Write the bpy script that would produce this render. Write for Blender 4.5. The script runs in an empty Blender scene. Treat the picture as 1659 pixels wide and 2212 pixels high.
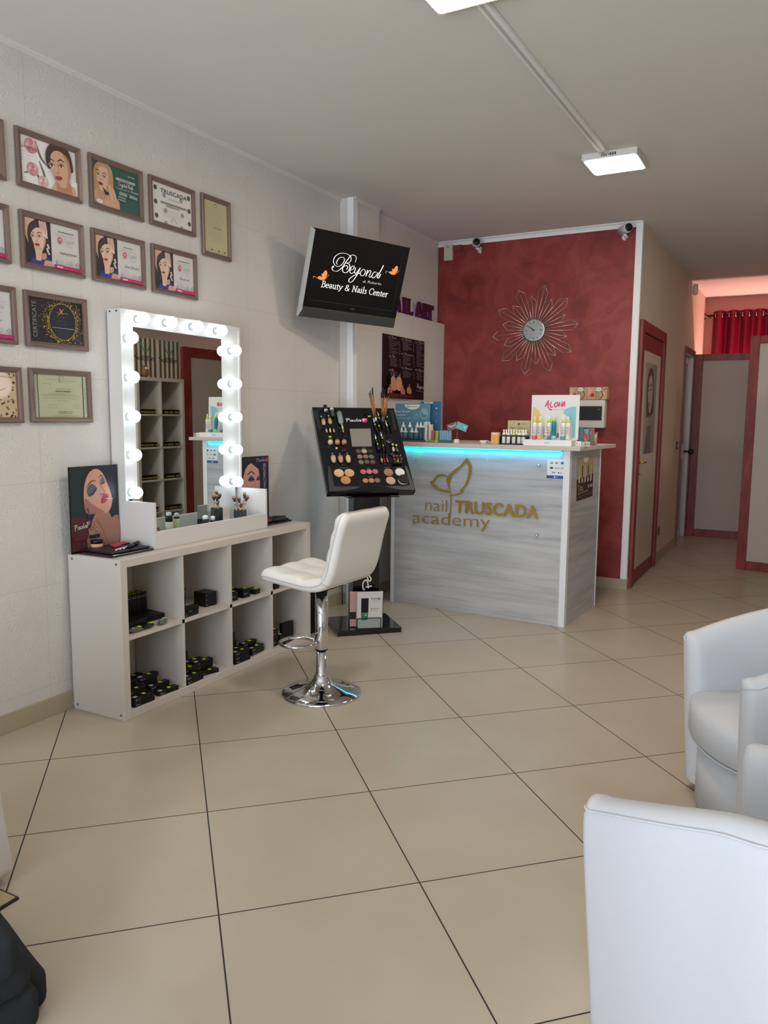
import bpy, bmesh, math, random
from mathutils import Vector, Matrix
from mathutils.geometry import tessellate_polygon

C = bpy.context.scene.collection
SC = bpy.context.scene
PI = math.pi
random.seed(7)

# ------------------------------------------------------------------ camera
CAM = Vector((0.0, 0.0, 1.4069))
FPX = 1676.13                                   # focal length in pixels for a 1659 x 2212 frame
YAW, PITCH, ROLL, TH = 0.275865, -0.121449, 0.00879732, math.radians(45.8)
_f = Vector((math.sin(YAW)*math.cos(PITCH), math.cos(YAW)*math.cos(PITCH), math.sin(PITCH)))
_r = Vector((math.cos(YAW), -math.sin(YAW), 0)); _u = _r.cross(_f)
_c, _s = math.cos(ROLL), math.sin(ROLL)
_R = _r*_c + _u*_s; _U = -_r*_s + _u*_c
ROOM = Matrix(((math.sin(TH), -math.cos(TH), 0), (math.cos(TH), math.sin(TH), 0), (0, 0, 1)))
CF, CR, CU = ROOM @ _f, ROOM @ _R, ROOM @ _U
cam = bpy.data.cameras.new('camera'); co = bpy.data.objects.new('camera', cam); C.objects.link(co)
m = Matrix((CR, CU, -CF)).transposed().to_4x4(); m.translation = CAM
co.matrix_world = m
cam.sensor_fit = 'VERTICAL'; cam.sensor_height = 24.0; cam.lens = FPX/2212*24.0
cam.clip_start = 0.05; cam.clip_end = 100
SC.camera = co

# ------------------------------------------------------------------ world, daylight and exposure
w = bpy.data.worlds.new('world'); SC.world = w; w.use_nodes = True
w.node_tree.nodes['Background'].inputs[0].default_value = (0.72, 0.85, 1.0, 1)
w.node_tree.nodes['Background'].inputs[1].default_value = 1.0
SC.view_settings.view_transform = 'Standard'; SC.view_settings.look = 'None'
SC.view_settings.gamma = 1.0; SC.view_settings.use_curve_mapping = False
SC.view_settings.exposure = -0.06
def area(name, loc, rot, sx, sy, power, col):
    l = bpy.data.lights.new(name, 'AREA'); l.shape = 'RECTANGLE'; l.size = sx; l.size_y = sy
    l.energy = power; l.color = col
    o = bpy.data.objects.new(name, l); C.objects.link(o); o.location = loc; o.rotation_euler = rot
    return o
area('daylight_through_shop_window', (-0.4, -4.6, 2.1), (math.radians(86), 0, 0), 5.5, 3.2, 330, (0.80, 0.89, 1.0))
area('added_ceiling_fill', (-0.6, -3.7, 0.05), (math.radians(150), 0, 0), 4.5, 1.8, 430, (0.88, 0.94, 1.0))  # added fill light, aimed up from outside to brighten the ceiling
LAMP_E, BULB_E = 80.0, 8.5
pl_ = bpy.data.lights.new('pink_treatment_lamp', 'AREA'); pl_.shape = 'RECTANGLE'; pl_.size = 0.9; pl_.size_y = 0.12
pl_.energy = 36; pl_.color = (1.0, 0.45, 0.38)
po = bpy.data.objects.new('pink_treatment_lamp', pl_); C.objects.link(po); po.location = (-0.5, 10.58, 1.55); po.rotation_euler = (math.radians(180), 0, 0)

# ------------------------------------------------------------------ helpers
def ray(u, v): return CF + CR*((u-829.5)/FPX) - CU*((v-1106)/FPX)
def FL(u, v, z=0.0):
    d = ray(u, v); return CAM + d*((z-CAM.z)/d.z)
def PX(u, v, x):
    d = ray(u, v); return CAM + d*((x-CAM.x)/d.x)
def PY(u, v, y):
    d = ray(u, v); return CAM + d*((y-CAM.y)/d.y)
def PP(u, v, M):
    """pixel -> local coordinates on the plane z=0 of matrix M"""
    n = M.to_3x3() @ Vector((0, 0, 1)); d = ray(u, v)
    p = CAM + d*((M.translation-CAM).dot(n)/d.dot(n))
    return M.inverted() @ p

def lin(c):
    c = c/255.0
    return c/12.92 if c <= 0.04045 else ((c+0.055)/1.055)**2.4
def hexc(h):
    h = h.lstrip('#'); return tuple(lin(int(h[i:i+2], 16)) for i in (0, 2, 4)) + (1.0,)
MATS = {}
def P(name, col, rough=0.5, metal=0.0, emit=0.0, coat=0.0, spec=0.5, trans=0.0, noise=0.0, nscale=20.0, bump=0.0, ior=1.45, alpha=1.0, subs=0.0):
    if name in MATS: return MATS[name]
    mt = bpy.data.materials.new(name); mt.use_nodes = True; nt = mt.node_tree; b = nt.nodes['Principled BSDF']
    c = hexc(col) if isinstance(col, str) else tuple(col)+(1.0,)
    b.inputs['Base Color'].default_value = c; b.inputs['Roughness'].default_value = rough
    b.inputs['Metallic'].default_value = metal; b.inputs['Coat Weight'].default_value = coat
    b.inputs['Coat Roughness'].default_value = 0.05
    b.inputs['Specular IOR Level'].default_value = spec; b.inputs['IOR'].default_value = ior
    b.inputs['Transmission Weight'].default_value = trans
    if emit: b.inputs['Emission Color'].default_value = c; b.inputs['Emission Strength'].default_value = emit
    if noise or bump:
        tc = nt.nodes.new('ShaderNodeTexCoord'); nz = nt.nodes.new('ShaderNodeTexNoise')
        nz.inputs['Scale'].default_value = nscale; nz.inputs['Detail'].default_value = 5
        nt.links.new(tc.outputs['Object'], nz.inputs['Vector'])
        if noise:
            mx = nt.nodes.new('ShaderNodeMix'); mx.data_type = 'RGBA'
            mx.inputs[6].default_value = tuple(x*(1-noise) for x in c[:3])+(1,); mx.inputs[7].default_value = tuple(min(1, x*(1+noise)) for x in c[:3])+(1,)
            nt.links.new(nz.outputs['Fac'], mx.inputs[0]); nt.links.new(mx.outputs[2], b.inputs['Base Color'])
        if bump:
            bp = nt.nodes.new('ShaderNodeBump'); bp.inputs['Strength'].default_value = bump; bp.inputs['Distance'].default_value = 0.002
            nt.links.new(nz.outputs['Fac'], bp.inputs['Height']); nt.links.new(bp.outputs[0], b.inputs['Normal'])
    MATS[name] = mt
    return mt
def ink(col, emit=0.0, rough=0.45):
    return P('ink_'+col.strip('#')+('_lit' if emit else '')+('' if rough == 0.45 else '_r%d' % int(rough*100)), col, rough=rough, emit=emit)

class MB:
    """collects shapes into one mesh"""
    def __init__(s, M=None):
        s.v = []; s.f = []; s.mi = []; s.sm = []; s.mats = []; s.M = M or Matrix.Identity(4)
    def mat(s, m):
        if m not in s.mats: s.mats.append(m)
        return s.mats.index(m)
    def add(s, vs, fs, m, smooth=False, M=None):
        k = len(s.v); T = s.M @ M if M else s.M
        s.v += [T @ Vector(p) for p in vs]; i = s.mat(m)
        for f in fs: s.f.append([a+k for a in f]); s.mi.append(i); s.sm.append(smooth)
        return s
    def bm(s, b, m, smooth=False, M=None):
        b.verts.ensure_lookup_table(); b.verts.index_update()
        s.add([v.co.copy() for v in b.verts], [[v.index for v in f.verts] for f in b.faces], m, smooth, M); b.free(); return s
    def box(s, c, d, m, bev=0.0, M=None, seg=2, smooth=False):
        b = bmesh.new(); bmesh.ops.create_cube(b, size=1.0)
        for v in b.verts: v.co = Vector((v.co.x*d[0]+c[0], v.co.y*d[1]+c[1], v.co.z*d[2]+c[2]))
        if bev: bmesh.ops.bevel(b, geom=b.edges[:], offset=min(bev, min(d)*0.49), segments=seg, profile=0.5, affect='EDGES')
        return s.bm(b, m, smooth or (bev > 0 and seg > 2), M)
    def bx(s, x0, x1, y0, y1, z0, z1, m, bev=0.0, M=None, seg=2):
        return s.box(((x0+x1)/2, (y0+y1)/2, (z0+z1)/2), (abs(x1-x0), abs(y1-y0), abs(z1-z0)), m, bev, M, seg)
    def lathe(s, prof, m, n=20, M=None, sx=1.0, sy=1.0, smooth=True):
        vs = []; fs = []
        for r, z in prof:
            for k in range(n):
                a = 2*PI*k/n; vs.append((r*math.cos(a)*sx, r*math.sin(a)*sy, z))
        for i in range(len(prof)-1):
            for k in range(n):
                a, b_ = i*n+k, i*n+(k+1) % n
                fs.append((a, b_, b_+n, a+n))
        if prof[0][0] > 1e-6: fs.append(tuple(range(n))[::-1])
        if prof[-1][0] > 1e-6: fs.append(tuple(range((len(prof)-1)*n, len(prof)*n)))
        return s.add(vs, fs, m, smooth, M)
    def tube(s, pts, r, m, n=8, closed=False, M=None, flat=None):
        pts = [Vector(p) for p in pts]; vs = []; fs = []; N = len(pts); prev = None
        for i, p in enumerate(pts):
            if closed: t = pts[(i+1) % N]-pts[i-1]
            else: t = pts[min(i+1, N-1)]-pts[max(i-1, 0)]
            t.normalize()
            if prev is None:
                a = Vector((0, 0, 1)) if abs(t.z) < 0.9 else Vector((1, 0, 0)); x = t.cross(a).normalized()
            else:
                x = (prev - t*prev.dot(t)).normalized()
            prev = x; y = t.cross(x); rr = r[i] if isinstance(r, (list, tuple)) else r
            for k in range(n):
                a = 2*PI*k/n; vs.append(p + x*math.cos(a)*rr + y*math.sin(a)*rr*(flat or 1))
        for i in range(N if closed else N-1):
            for k in range(n):
                a = i*n+k; b_ = i*n+(k+1) % n; c2 = ((i+1) % N)*n
                fs.append((a, b_, c2+(k+1) % n, c2+k))
        if not closed: fs.append(tuple(range(n))[::-1]); fs.append(tuple(range((N-1)*n, N*n)))
        return s.add(vs, fs, m, True, M)
    def prism(s, pts, z0, z1, m, M=None, m_side=None):
        n = len(pts); area_ = sum(pts[i][0]*pts[(i+1) % n][1]-pts[(i+1) % n][0]*pts[i][1] for i in range(n))
        if area_ < 0: pts = pts[::-1]
        vs = [(p[0], p[1], z0) for p in pts]+[(p[0], p[1], z1) for p in pts]
        s.add(vs, [tuple(range(n, 2*n)), tuple(range(n))[::-1]], m, False, M)
        s.add(vs, [(i, (i+1) % n, (i+1) % n+n, i+n) for i in range(n)], m_side or m, False, M)
        return s
    def sphere(s, c, r, m, n=16, M=None, sc=(1, 1, 1)):
        b = bmesh.new(); bmesh.ops.create_uvsphere(b, u_segments=n, v_segments=max(6, n//2), radius=r)
        for v in b.verts: v.co = Vector((v.co.x*sc[0]+c[0], v.co.y*sc[1]+c[1], v.co.z*sc[2]+c[2]))
        return s.bm(b, m, True, M)
    def build(s, name, parent=None, **kw):
        me = bpy.data.meshes.new(name); me.from_pydata([tuple(v) for v in s.v], [], s.f)
        for m_ in s.mats: me.materials.append(m_)
        me.polygons.foreach_set('material_index', s.mi); me.polygons.foreach_set('use_smooth', s.sm); me.update()
        o = bpy.data.objects.new(name, me); C.objects.link(o)
        if parent: o.parent = parent
        for k, v in kw.items(): o[k] = v
        return o
def one(name, label, cat, mb, M=None, group=None):
    o = mb.build(name); o['label'] = label; o['category'] = cat
    if M is not None: o.matrix_world = M
    if group: o['group'] = group
    return o
def thing(name, label, cat, M=None, group=None):
    o = bpy.data.objects.new(name, None); C.objects.link(o); o.empty_display_size = 0.05
    if M is not None: o.matrix_world = M if isinstance(M, Matrix) else Matrix.Translation(M)
    o['label'] = label; o['category'] = cat
    if group: o['group'] = group
    return o
def struct(name, mb, M=None):
    o = mb.build(name); o['kind'] = 'structure'
    if M is not None: o.matrix_world = M
    return o
def dup(root, M, label=None, group=None):
    r = root.copy(); C.objects.link(r); r.matrix_world = M
    if label: r['label'] = label
    if group: r['group'] = group
    for ch in list(root.children):
        c = ch.copy(); C.objects.link(c); c.parent = r
        for g in ch.children:
            d = g.copy(); C.objects.link(d); d.parent = c
    return r
def T(x, y, z): return Matrix.Translation((x, y, z))
def RZ(a): return Matrix.Rotation(a, 4, 'Z')
def RX(a): return Matrix.Rotation(a, 4, 'X')
def RY(a): return Matrix.Rotation(a, 4, 'Y')
def plane(o, right, up):
    r = Vector(right).normalized(); u = Vector(up).normalized(); n = r.cross(u).normalized(); u = n.cross(r)
    M = Matrix((r, u, n)).transposed().to_4x4(); M.translation = Vector(o); return M
def LW(y, z, x=-3.04): return plane((x, y, z), (0, 1, 0), (0, 0, 1))      # picture plane on the left wall
def BW(x, z, y=6.53): return plane((x, y, z), (1, 0, 0), (0, 0, 1))       # facing the camera side

def smooth_path(pts, n=6, closed=False):
    if len(pts) < 3: return [tuple(p) for p in pts]
    P_ = [Vector(p) for p in pts]; out = []; N = len(P_)
    for i in range(N if closed else N-1):
        if closed: a, b, c, d = P_[i-1], P_[i], P_[(i+1) % N], P_[(i+2) % N]
        else: a, b, c, d = P_[max(i-1, 0)], P_[i], P_[i+1], P_[min(i+2, N-1)]
        for k in range(n):
            t = k/n
            out.append(0.5*((2*b)+(c-a)*t+(2*a-5*b+4*c-d)*t*t+(3*b-a-3*c+d)*t**3))
    if not closed: out.append(P_[-1])
    return [tuple(p) for p in out]

_tc = {}
def text_mesh(s, bold=0.0, spacing=1.0):
    k = (s, bold, spacing)
    if k in _tc: return _tc[k]
    cu = bpy.data.curves.new('t', 'FONT'); cu.body = s; cu.size = 1.0; cu.offset = bold; cu.space_character = spacing; cu.resolution_u = 3
    ob = bpy.data.objects.new('t', cu); C.objects.link(ob)
    dg = bpy.context.evaluated_depsgraph_get(); dg.update()
    me = bpy.data.meshes.new_from_object(ob.evaluated_get(dg))
    vs = [v.co.copy() for v in me.vertices]; fs = [list(p.vertices) for p in me.polygons]
    bpy.data.objects.remove(ob); bpy.data.curves.remove(cu); bpy.data.meshes.remove(me)
    x0 = min(v.x for v in vs); x1 = max(v.x for v in vs)
    _tc[k] = (vs, fs, x0, x1); return _tc[k]

# single stroke pen letters (x-height 0.5, ascender 1.0)
PEN = {
 'a': (.56, [[(.42,.42),(.27,.5),(.1,.38),(.06,.14),(.18,.0),(.32,.08),(.42,.4)], [(.44,.5),(.4,.12),(.46,0),(.56,.08)]]),
 'b': (.5, [[(.1,1),(.08,.1),(.2,0),(.38,.1),(.4,.35),(.26,.48),(.1,.3)]]),
 'c': (.44, [[(.38,.4),(.26,.5),(.08,.34),(.07,.12),(.22,0),(.42,.1)]]),
 'd': (.56, [[(.42,.42),(.27,.5),(.1,.38),(.06,.14),(.18,.0),(.32,.08),(.42,.4)], [(.46,1.),(.4,.12),(.46,0),(.56,.08)]]),
 'e': (.46, [[(.07,.24),(.3,.3),(.36,.42),(.25,.5),(.1,.38),(.06,.14),(.2,0),(.44,.12)]]),
 'f': (.34, [[(.4,.9),(.3,1),(.2,.85),(.14,0)], [(.02,.48),(.34,.5)]]),
 'g': (.52, [[(.42,.42),(.27,.5),(.1,.38),(.06,.16),(.18,.04),(.32,.1),(.42,.4)], [(.44,.5),(.38,-.2),(.22,-.42),(.06,-.3)]]),
 'h': (.54, [[(.1,1),(.06,0)], [(.08,.25),(.26,.5),(.38,.42),(.36,.08),(.44,0),(.54,.08)]]),
 'i': (.24, [[(.1,.5),(.08,.1),(.14,0),(.24,.08)], [(.12,.7),(.13,.72)]]),
 'l': (.24, [[(.12,1.),(.08,.1),(.14,0),(.24,.08)]]),
 'm': (.8, [[(.08,.5),(.06,0)], [(.08,.25),(.24,.5),(.34,.4),(.32,0)], [(.34,.25),(.5,.5),(.62,.4),(.6,.08),(.68,0),(.8,.08)]]),
 'n': (.56, [[(.08,.5),(.06,0)], [(.08,.25),(.26,.5),(.38,.42),(.36,.08),(.44,0),(.56,.08)]]),
 'o': (.5, [[(.26,.5),(.09,.38),(.07,.12),(.22,0),(.4,.12),(.42,.36),(.26,.5)]]),
 'p': (.5, [[(.1,.5),(.04,-.42)], [(.1,.3),(.26,.5),(.42,.36),(.38,.1),(.22,0),(.08,.1)]]),
 'r': (.38, [[(.08,.5),(.06,0)], [(.08,.25),(.22,.48),(.36,.46)]]),
 's': (.38, [[(.32,.42),(.2,.5),(.09,.4),(.26,.2),(.26,.06),(.12,0),(.03,.08)]]),
 't': (.34, [[(.18,.85),(.1,.1),(.18,0),(.3,.08)], [(.02,.52),(.34,.54)]]),
 'u': (.56, [[(.08,.5),(.06,.12),(.16,0),(.32,.1),(.42,.5)], [(.43,.5),(.4,.1),(.46,0),(.56,.08)]]),
 'v': (.46, [[(.04,.48),(.12,.4),(.16,0),(.36,.3),(.4,.5)]]),
 'y': (.52, [[(.08,.5),(.06,.14),(.16,.02),(.32,.12),(.42,.5)], [(.43,.5),(.36,-.1),(.22,-.42),(.04,-.34),(.16,-.14),(.5,.06)]]),
 'A': (.75, [[(0,0),(.22,.3),(.5,1),(.56,0),(.66,.04)], [(.16,.36),(.62,.4)]]),
 'B': (.7, [[(.12,.95),(.1,0)], [(.0,.9),(.3,1.),(.54,.88),(.46,.6),(.14,.52),(.5,.46),(.6,.2),(.4,.0),(.06,.02)]]),
 'C': (.72, [[(.62,.8),(.44,1),(.16,.8),(.06,.4),(.2,.06),(.44,0),(.66,.2)]]),
 'N': (.78, [[(.06,0),(.14,.95)], [(.14,.98),(.3,.5),(.54,.02)], [(.54,.02),(.66,1.)]]),
 'P': (.6, [[(.14,.95),(.08,-.1)], [(-.08,.82),(.2,1.),(.5,.9),(.5,.62),(.3,.48),(.1,.5)]]),
 'R': (.66, [[(.14,.95),(.08,0)], [(-.04,.86),(.24,1.),(.5,.86),(.42,.58),(.12,.5),(.34,.3),(.6,0)]]),
 'S': (.6, [[(.5,.85),(.34,1),(.14,.85),(.2,.62),(.46,.4),(.46,.12),(.24,0),(.02,.12)]]),
 '&': (.75, [[(.66,.42),(.5,.1),(.26,0),(.08,.16),(.14,.42),(.42,.62),(.4,.88),(.24,.92),(.14,.76),(.26,.5),(.62,.04),(.72,.02)]]),
 ' ': (.34, []),
}
class Art:
    """flat printed artwork; every shape a hair above the one before, all in one mesh"""
    def __init__(s, M, step=0.00012, base=0.0):
        s.M = M; s.mb = MB(); s.z = base; s.st = step; s.clip = None
    def px(s, u, v): p = PP(u, v, s.M); return (p.x, p.y)
    def up(s): s.z += s.st; return s.z
    def poly(s, pts, col, emit=0.0, px=False, smooth=0, rough=0.45):
        if px: pts = [s.px(*p) for p in pts]
        if smooth: pts = [p[:2] for p in smooth_path([(p[0], p[1], 0) for p in pts], smooth, True)]
        if s.clip: pts = [(max(-s.clip[0], min(s.clip[0], p[0])), max(-s.clip[1], min(s.clip[1], p[1]))) for p in pts]
        z = s.up(); tri = tessellate_polygon([[Vector((p[0], p[1], 0)) for p in pts]]); f = []
        for t in tri:
            a, b, c = (pts[i] for i in t)
            cr = (b[0]-a[0])*(c[1]-a[1])-(b[1]-a[1])*(c[0]-a[0])
            if abs(cr) < 1e-12: continue
            f.append(tuple(t) if cr > 0 else tuple(t)[::-1])
        s.mb.add([(p[0], p[1], z) for p in pts], f, ink(col, emit, rough) if isinstance(col, str) else col)
        return s
    def rect(s, x0, y0, x1, y1, col, **k): return s.poly([(x0, y0), (x1, y0), (x1, y1), (x0, y1)], col, **k)
    def ell(s, cx, cy, rx, ry, col, rot=0.0, n=24, **k):
        c, q = math.cos(rot), math.sin(rot)
        return s.poly([(cx+rx*math.cos(a)*c-ry*math.sin(a)*q, cy+rx*math.cos(a)*q+ry*math.sin(a)*c) for a in (2*PI*i/n for i in range(n))], col, **k)
    def stroke(s, pts, w, col, emit=0.0, px=False, smooth=5, nib=0.0, taper=False):
        if px: pts = [s.px(*p) for p in pts]
        P_ = [Vector(p[:2]) for p in (smooth_path([(p[0], p[1], 0) for p in pts], smooth) if smooth else pts)]
        vs = []; fs = []; N = len(P_); z = s.up()
        for i, p in enumerate(P_):
            t = (P_[min(i+1, N-1)]-P_[max(i-1, 0)])
            if t.length < 1e-9: t = Vector((1, 0))
            t.normalize(); n = Vector((-t.y, t.x))
            ww = w*(1-nib+nib*abs(t.y)**1.5) if nib else w
            if taper: ww *= 0.25+0.75*math.sin(PI*min(1, max(0, i/(N-1))))
            vs += [(p.x+n.x*ww/2, p.y+n.y*ww/2, z), (p.x-n.x*ww/2, p.y-n.y*ww/2, z)]
        for i in range(N-1): fs.append((2*i+1, 2*i+3, 2*i+2, 2*i))
        s.mb.add(vs, fs, ink(col, emit)); return s
    def fit(s, txt, a, b, h, col, emit=0.0, bold=0.0, px=False, spacing=1.0, depth=0.0):
        """block lettering with baseline a-b and cap height h"""
        if px:
            a2, b2 = s.px(*a), s.px(*b); t2 = s.px(a[0], a[1]-h); h = Vector((t2[0]-a2[0], t2[1]-a2[1])).length; a, b = a2, b2
        vs, fs, x0, x1 = text_mesh(txt, bold, spacing); d = Vector((b[0]-a[0], b[1]-a[1])); sx = d.length/(x1-x0); d.normalize(); n = Vector((-d.y, d.x)); sy = h/0.69
        z = s.up()
        s.mb.add([(a[0]+d.x*(v.x-x0)*sx+n.x*v.y*sy, a[1]+d.y*(v.x-x0)*sx+n.y*v.y*sy, z) for v in vs], fs, ink(col, emit)); return s
    def pen(s, txt, a, b, h, w, col, emit=0.0, px=False, shear=0.2, nib=0.5, smooth=4):
        """handwritten or calligraphic lettering with baseline a-b and cap height h"""
        if px:
            a2, b2 = s.px(*a), s.px(*b); t2 = s.px(a[0], a[1]-h); h2 = Vector((t2[0]-a2[0], t2[1]-a2[1])).length; w = w*h2/h; h = h2; a, b = a2, b2
        tot = sum(PEN.get(c, PEN['n'])[0] for c in txt); d = Vector((b[0]-a[0], b[1]-a[1])); sx = d.length/tot; d.normalize(); n = Vector((-d.y, d.x)); x = 0
        for c in txt:
            adv, st = PEN.get(c, PEN['n'])
            for q in st:
                s.stroke([(a[0]+d.x*((x+p[0])*sx+shear*p[1]*h)+n.x*p[1]*h, a[1]+d.y*((x+p[0])*sx+shear*p[1]*h)+n.y*p[1]*h) for p in q], w, col, emit, smooth=smooth, nib=nib)
            x += adv
        return s
    def lines(s, x0, x1, y0, y1, n, col, th=0.0012, ragged=0.3):
        """rows of print too small to read"""
        for i in range(n):
            y = y0+(y1-y0)*i/max(1, n-1); L = (x1-x0)*(1-ragged*random.random()); x = x0
            while x < x0+L:
                wl = min(random.uniform(.004, .014), x0+L-x); s.rect(x, y-th/2, x+wl, y+th/2, col); x += wl+.0022
        return s
    def build(s, name, parent=None, **k): return s.mb.build(name, parent, **k)

def face(A, cx, cy, s, tilt=0.0, skin='#d9a88a', hair='#3a2418', lips='#a83246', shade='#b98468', bg_hair=True, closed=False, updo=False, hat=None, brow='#3a2418', turn=0.12, neck=True, shoulders=None):
    """a woman's portrait in head-height units s"""
    c, q = math.cos(tilt), math.sin(tilt)
    def t(p): return (cx+s*(p[0]*c-p[1]*q), cy+s*(p[0]*q+p[1]*c))
    def po(pts, col, sm=4): A.poly([t(p) for p in pts], col, smooth=sm)
    def st(pts, w, col, tp=True): A.stroke([t(p) for p in pts], w*s, col, taper=tp)
    if shoulders: po([(-.75, -1.05), (-.6, -.78), (-.2, -.66), (.2, -.66), (.62, -.8), (.75, -1.05)], shoulders)
    if neck: po([(-.2, -.75), (-.19, -.3), (.2, -.3), (.22, -.75)], shade, 3)
    if bg_hair:
        if updo: po([(-.38, -.05), (-.4, .3), (-.2, .56), (.1, .6), (.36, .44), (.42, .1), (.36, -.1), (0, .1)], hair)
        else: po([(-.44, -.5), (-.48, .1), (-.34, .46), (0, .6), (.34, .48), (.48, .1), (.5, -.45), (.3, -.55), (-.25, -.56)], hair)
    po([(-.32, .05), (-.3, .3), (-.14, .46), (.12, .47), (.3, .3), (.33, .04), (.27, -.22), (.1, -.46), (0, -.49), (-.12, -.45), (-.27, -.2)], skin)
    po([(.14, .4), (.3, .28), (.33, .04), (.27, -.22), (.1, -.46), (.2, -.2), (.24, .1)], shade)
    if hat: po([(-.38, .12), (-.4, .4), (-.1, .62), (.3, .52), (.4, .2), (.26, .34), (-.05, .36), (-.3, .2)], hat)
    elif bg_hair: po([(-.36, .02), (-.36, .34), (-.12, .54), (.12, .55), (.34, .38), (.37, .05), (.26, .3), (.0, .42), (-.22, .32), (-.3, .1)], hair)
    k = -turn
    for sd in (-1, 1):
        ex = sd*.15+k
        po([(ex-.11, .06), (ex, .13), (ex+.11, .06), (ex, .01)], shade, 3)
        if closed:
            po([(ex-.11, .03), (ex, .1), (ex+.11, .02), (ex, .0)], '#5b4a52', 3); st([(ex-.1, .02), (ex, -.03), (ex+.1, .02)], .035, '#120c10')
        else:
            po([(ex-.08, .03), (ex, .065), (ex+.08, .03), (ex, .0)], '#efe6e0', 3); A.ell(*t((ex, .034)), .03*s, .032*s, '#3a2a22', n=12)
            st([(ex-.095, .025), (ex, .078), (ex+.095, .03)], .022, '#160e10')
        st([(ex-.11*sd, .14), (ex+.02*sd, .2), (ex+.13*sd, .14)], .034, brow)
    st([(k+.03, .06), (k+.05, -.06), (k+.02, -.12)], .018, shade)
    st([(k-.07, -.12), (k-.01, -.15), (k+.06, -.12)], .026, shade)
    po([(k-.12, -.25), (k-.04, -.205), (k, -.22), (k+.04, -.205), (k+.12, -.25), (k+.05, -.315), (k-.05, -.315)], lips, 3)
    st([(k-.1, -.25), (k, -.262), (k+.1, -.25)], .012, '#5a1626')

# ------------------------------------------------------------------ surface materials
class NT:
    def __init__(s, name, rough=0.5, **k):
        s.m = P(name, '#808080', rough=rough, **k); s.nt = s.m.node_tree; s.b = s.nt.nodes['Principled BSDF']
        s.tc = s.nt.nodes.new('ShaderNodeTexCoord').outputs['Object']
    def n(s, t, **ins):
        nd = s.nt.nodes.new(t)
        for k, v in ins.items():
            key = int(k[1:]) if k[0] == '_' and k[1:].isdigit() else k.replace('_', ' ')
            if isinstance(v, bpy.types.NodeSocket): s.nt.links.new(v, nd.inputs[key])
            else: nd.inputs[key].default_value = v
        return nd
    def math(s, op, a, b=0.0, c=None):
        nd = s.nt.nodes.new('ShaderNodeMath'); nd.operation = op
        for i, v in enumerate((a, b) if c is None else (a, b, c)):
            if isinstance(v, bpy.types.NodeSocket): s.nt.links.new(v, nd.inputs[i])
            else: nd.inputs[i].default_value = v
        return nd.outputs[0]
    def mix(s, f, a, b):
        nd = s.nt.nodes.new('ShaderNodeMix'); nd.data_type = 'RGBA'
        for k, v in ((0, f), (6, a), (7, b)):
            if isinstance(v, bpy.types.NodeSocket): s.nt.links.new(v, nd.inputs[k])
            else: nd.inputs[k].default_value = hexc(v) if isinstance(v, str) else v
        return nd.outputs[2]
    def ramp(s, f, stops):
        nd = s.nt.nodes.new('ShaderNodeValToRGB'); s.nt.links.new(f, nd.inputs[0]); cr = nd.color_ramp
        while len(cr.elements) < len(stops): cr.elements.new(0.5)
        for e, (p, c) in zip(cr.elements, stops): e.position = p; e.color = hexc(c) if isinstance(c, str) else (c, c, c, 1)
        return nd.outputs[0]
    def mapped(s, sc, rot=(0, 0, 0), loc=(0, 0, 0)):
        return s.n('ShaderNodeMapping', Vector=s.tc, Scale=sc, Rotation=rot, Location=loc).outputs[0]
    def out(s, col=None, rough=None, height=None, strength=0.3, dist=0.004):
        L = s.nt.links
        if col is not None: L.new(col, s.b.inputs['Base Color'])
        if rough is not None: L.new(rough, s.b.inputs['Roughness'])
        if height is not None:
            bp = s.n('ShaderNodeBump', Strength=strength, Distance=dist, Height=height); L.new(bp.outputs[0], s.b.inputs['Normal'])
        return s.m
    def grid(s, a, off, step, w):
        q = s.math('PINGPONG', s.math('ADD', s.math('MULTIPLY', a, 1/step), -off/step), 0.5)
        return s.math('LESS_THAN', q, w/step/2)

# floor tiles: 60 cm squares laid at 45 degrees to the walls
t = NT('floor_tile_porcelain', rough=0.3, spec=0.5)
sx = t.n('ShaderNodeSeparateXYZ', Vector=t.tc).outputs
sn, cs = math.sin(TH), math.cos(TH)
tx = t.math('ADD', t.math('ADD', t.math('MULTIPLY', sx[0], sn), t.math('MULTIPLY', sx[1], cs)), 0.4841)
ty = t.math('ADD', t.math('ADD', t.math('MULTIPLY', sx[0], -cs), t.math('MULTIPLY', sx[1], sn)), -3.2957)
gr = t.math('MAXIMUM', t.grid(tx, 0, .6, .0045), t.grid(ty, 0, .6, .0045))
cell = t.n('ShaderNodeCombineXYZ', X=t.math('FLOOR', t.math('DIVIDE', tx, .6)), Y=t.math('FLOOR', t.math('DIVIDE', ty, .6))).outputs[0]
wn = t.n('ShaderNodeTexWhiteNoise', Vector=cell).outputs[0]
nz = t.n('ShaderNodeTexNoise', Vector=t.tc, Scale=1.6, Detail=6.0).outputs['Fac']
nz2 = t.n('ShaderNodeTexNoise', Vector=t.tc, Scale=9.0, Detail=8.0).outputs['Fac']
c1 = t.mix(t.ramp(nz, [(.3, 0.0), (.7, 1.0)]), '#ab9f8b', '#bab09e')
c1 = t.mix(t.math('MULTIPLY', wn, .35), c1, '#b0a590')
c1 = t.mix(t.math('MULTIPLY', nz2, .25), c1, '#a4998a')
M_FLOOR = t.out(t.mix(gr, c1, '#2e2523'), t.math('ADD', t.math('MULTIPLY', nz2, .12), t.math('ADD', t.math('MULTIPLY', gr, .5), .26)), t.math('MULTIPLY', gr, -1.0), .6, .001)

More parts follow.
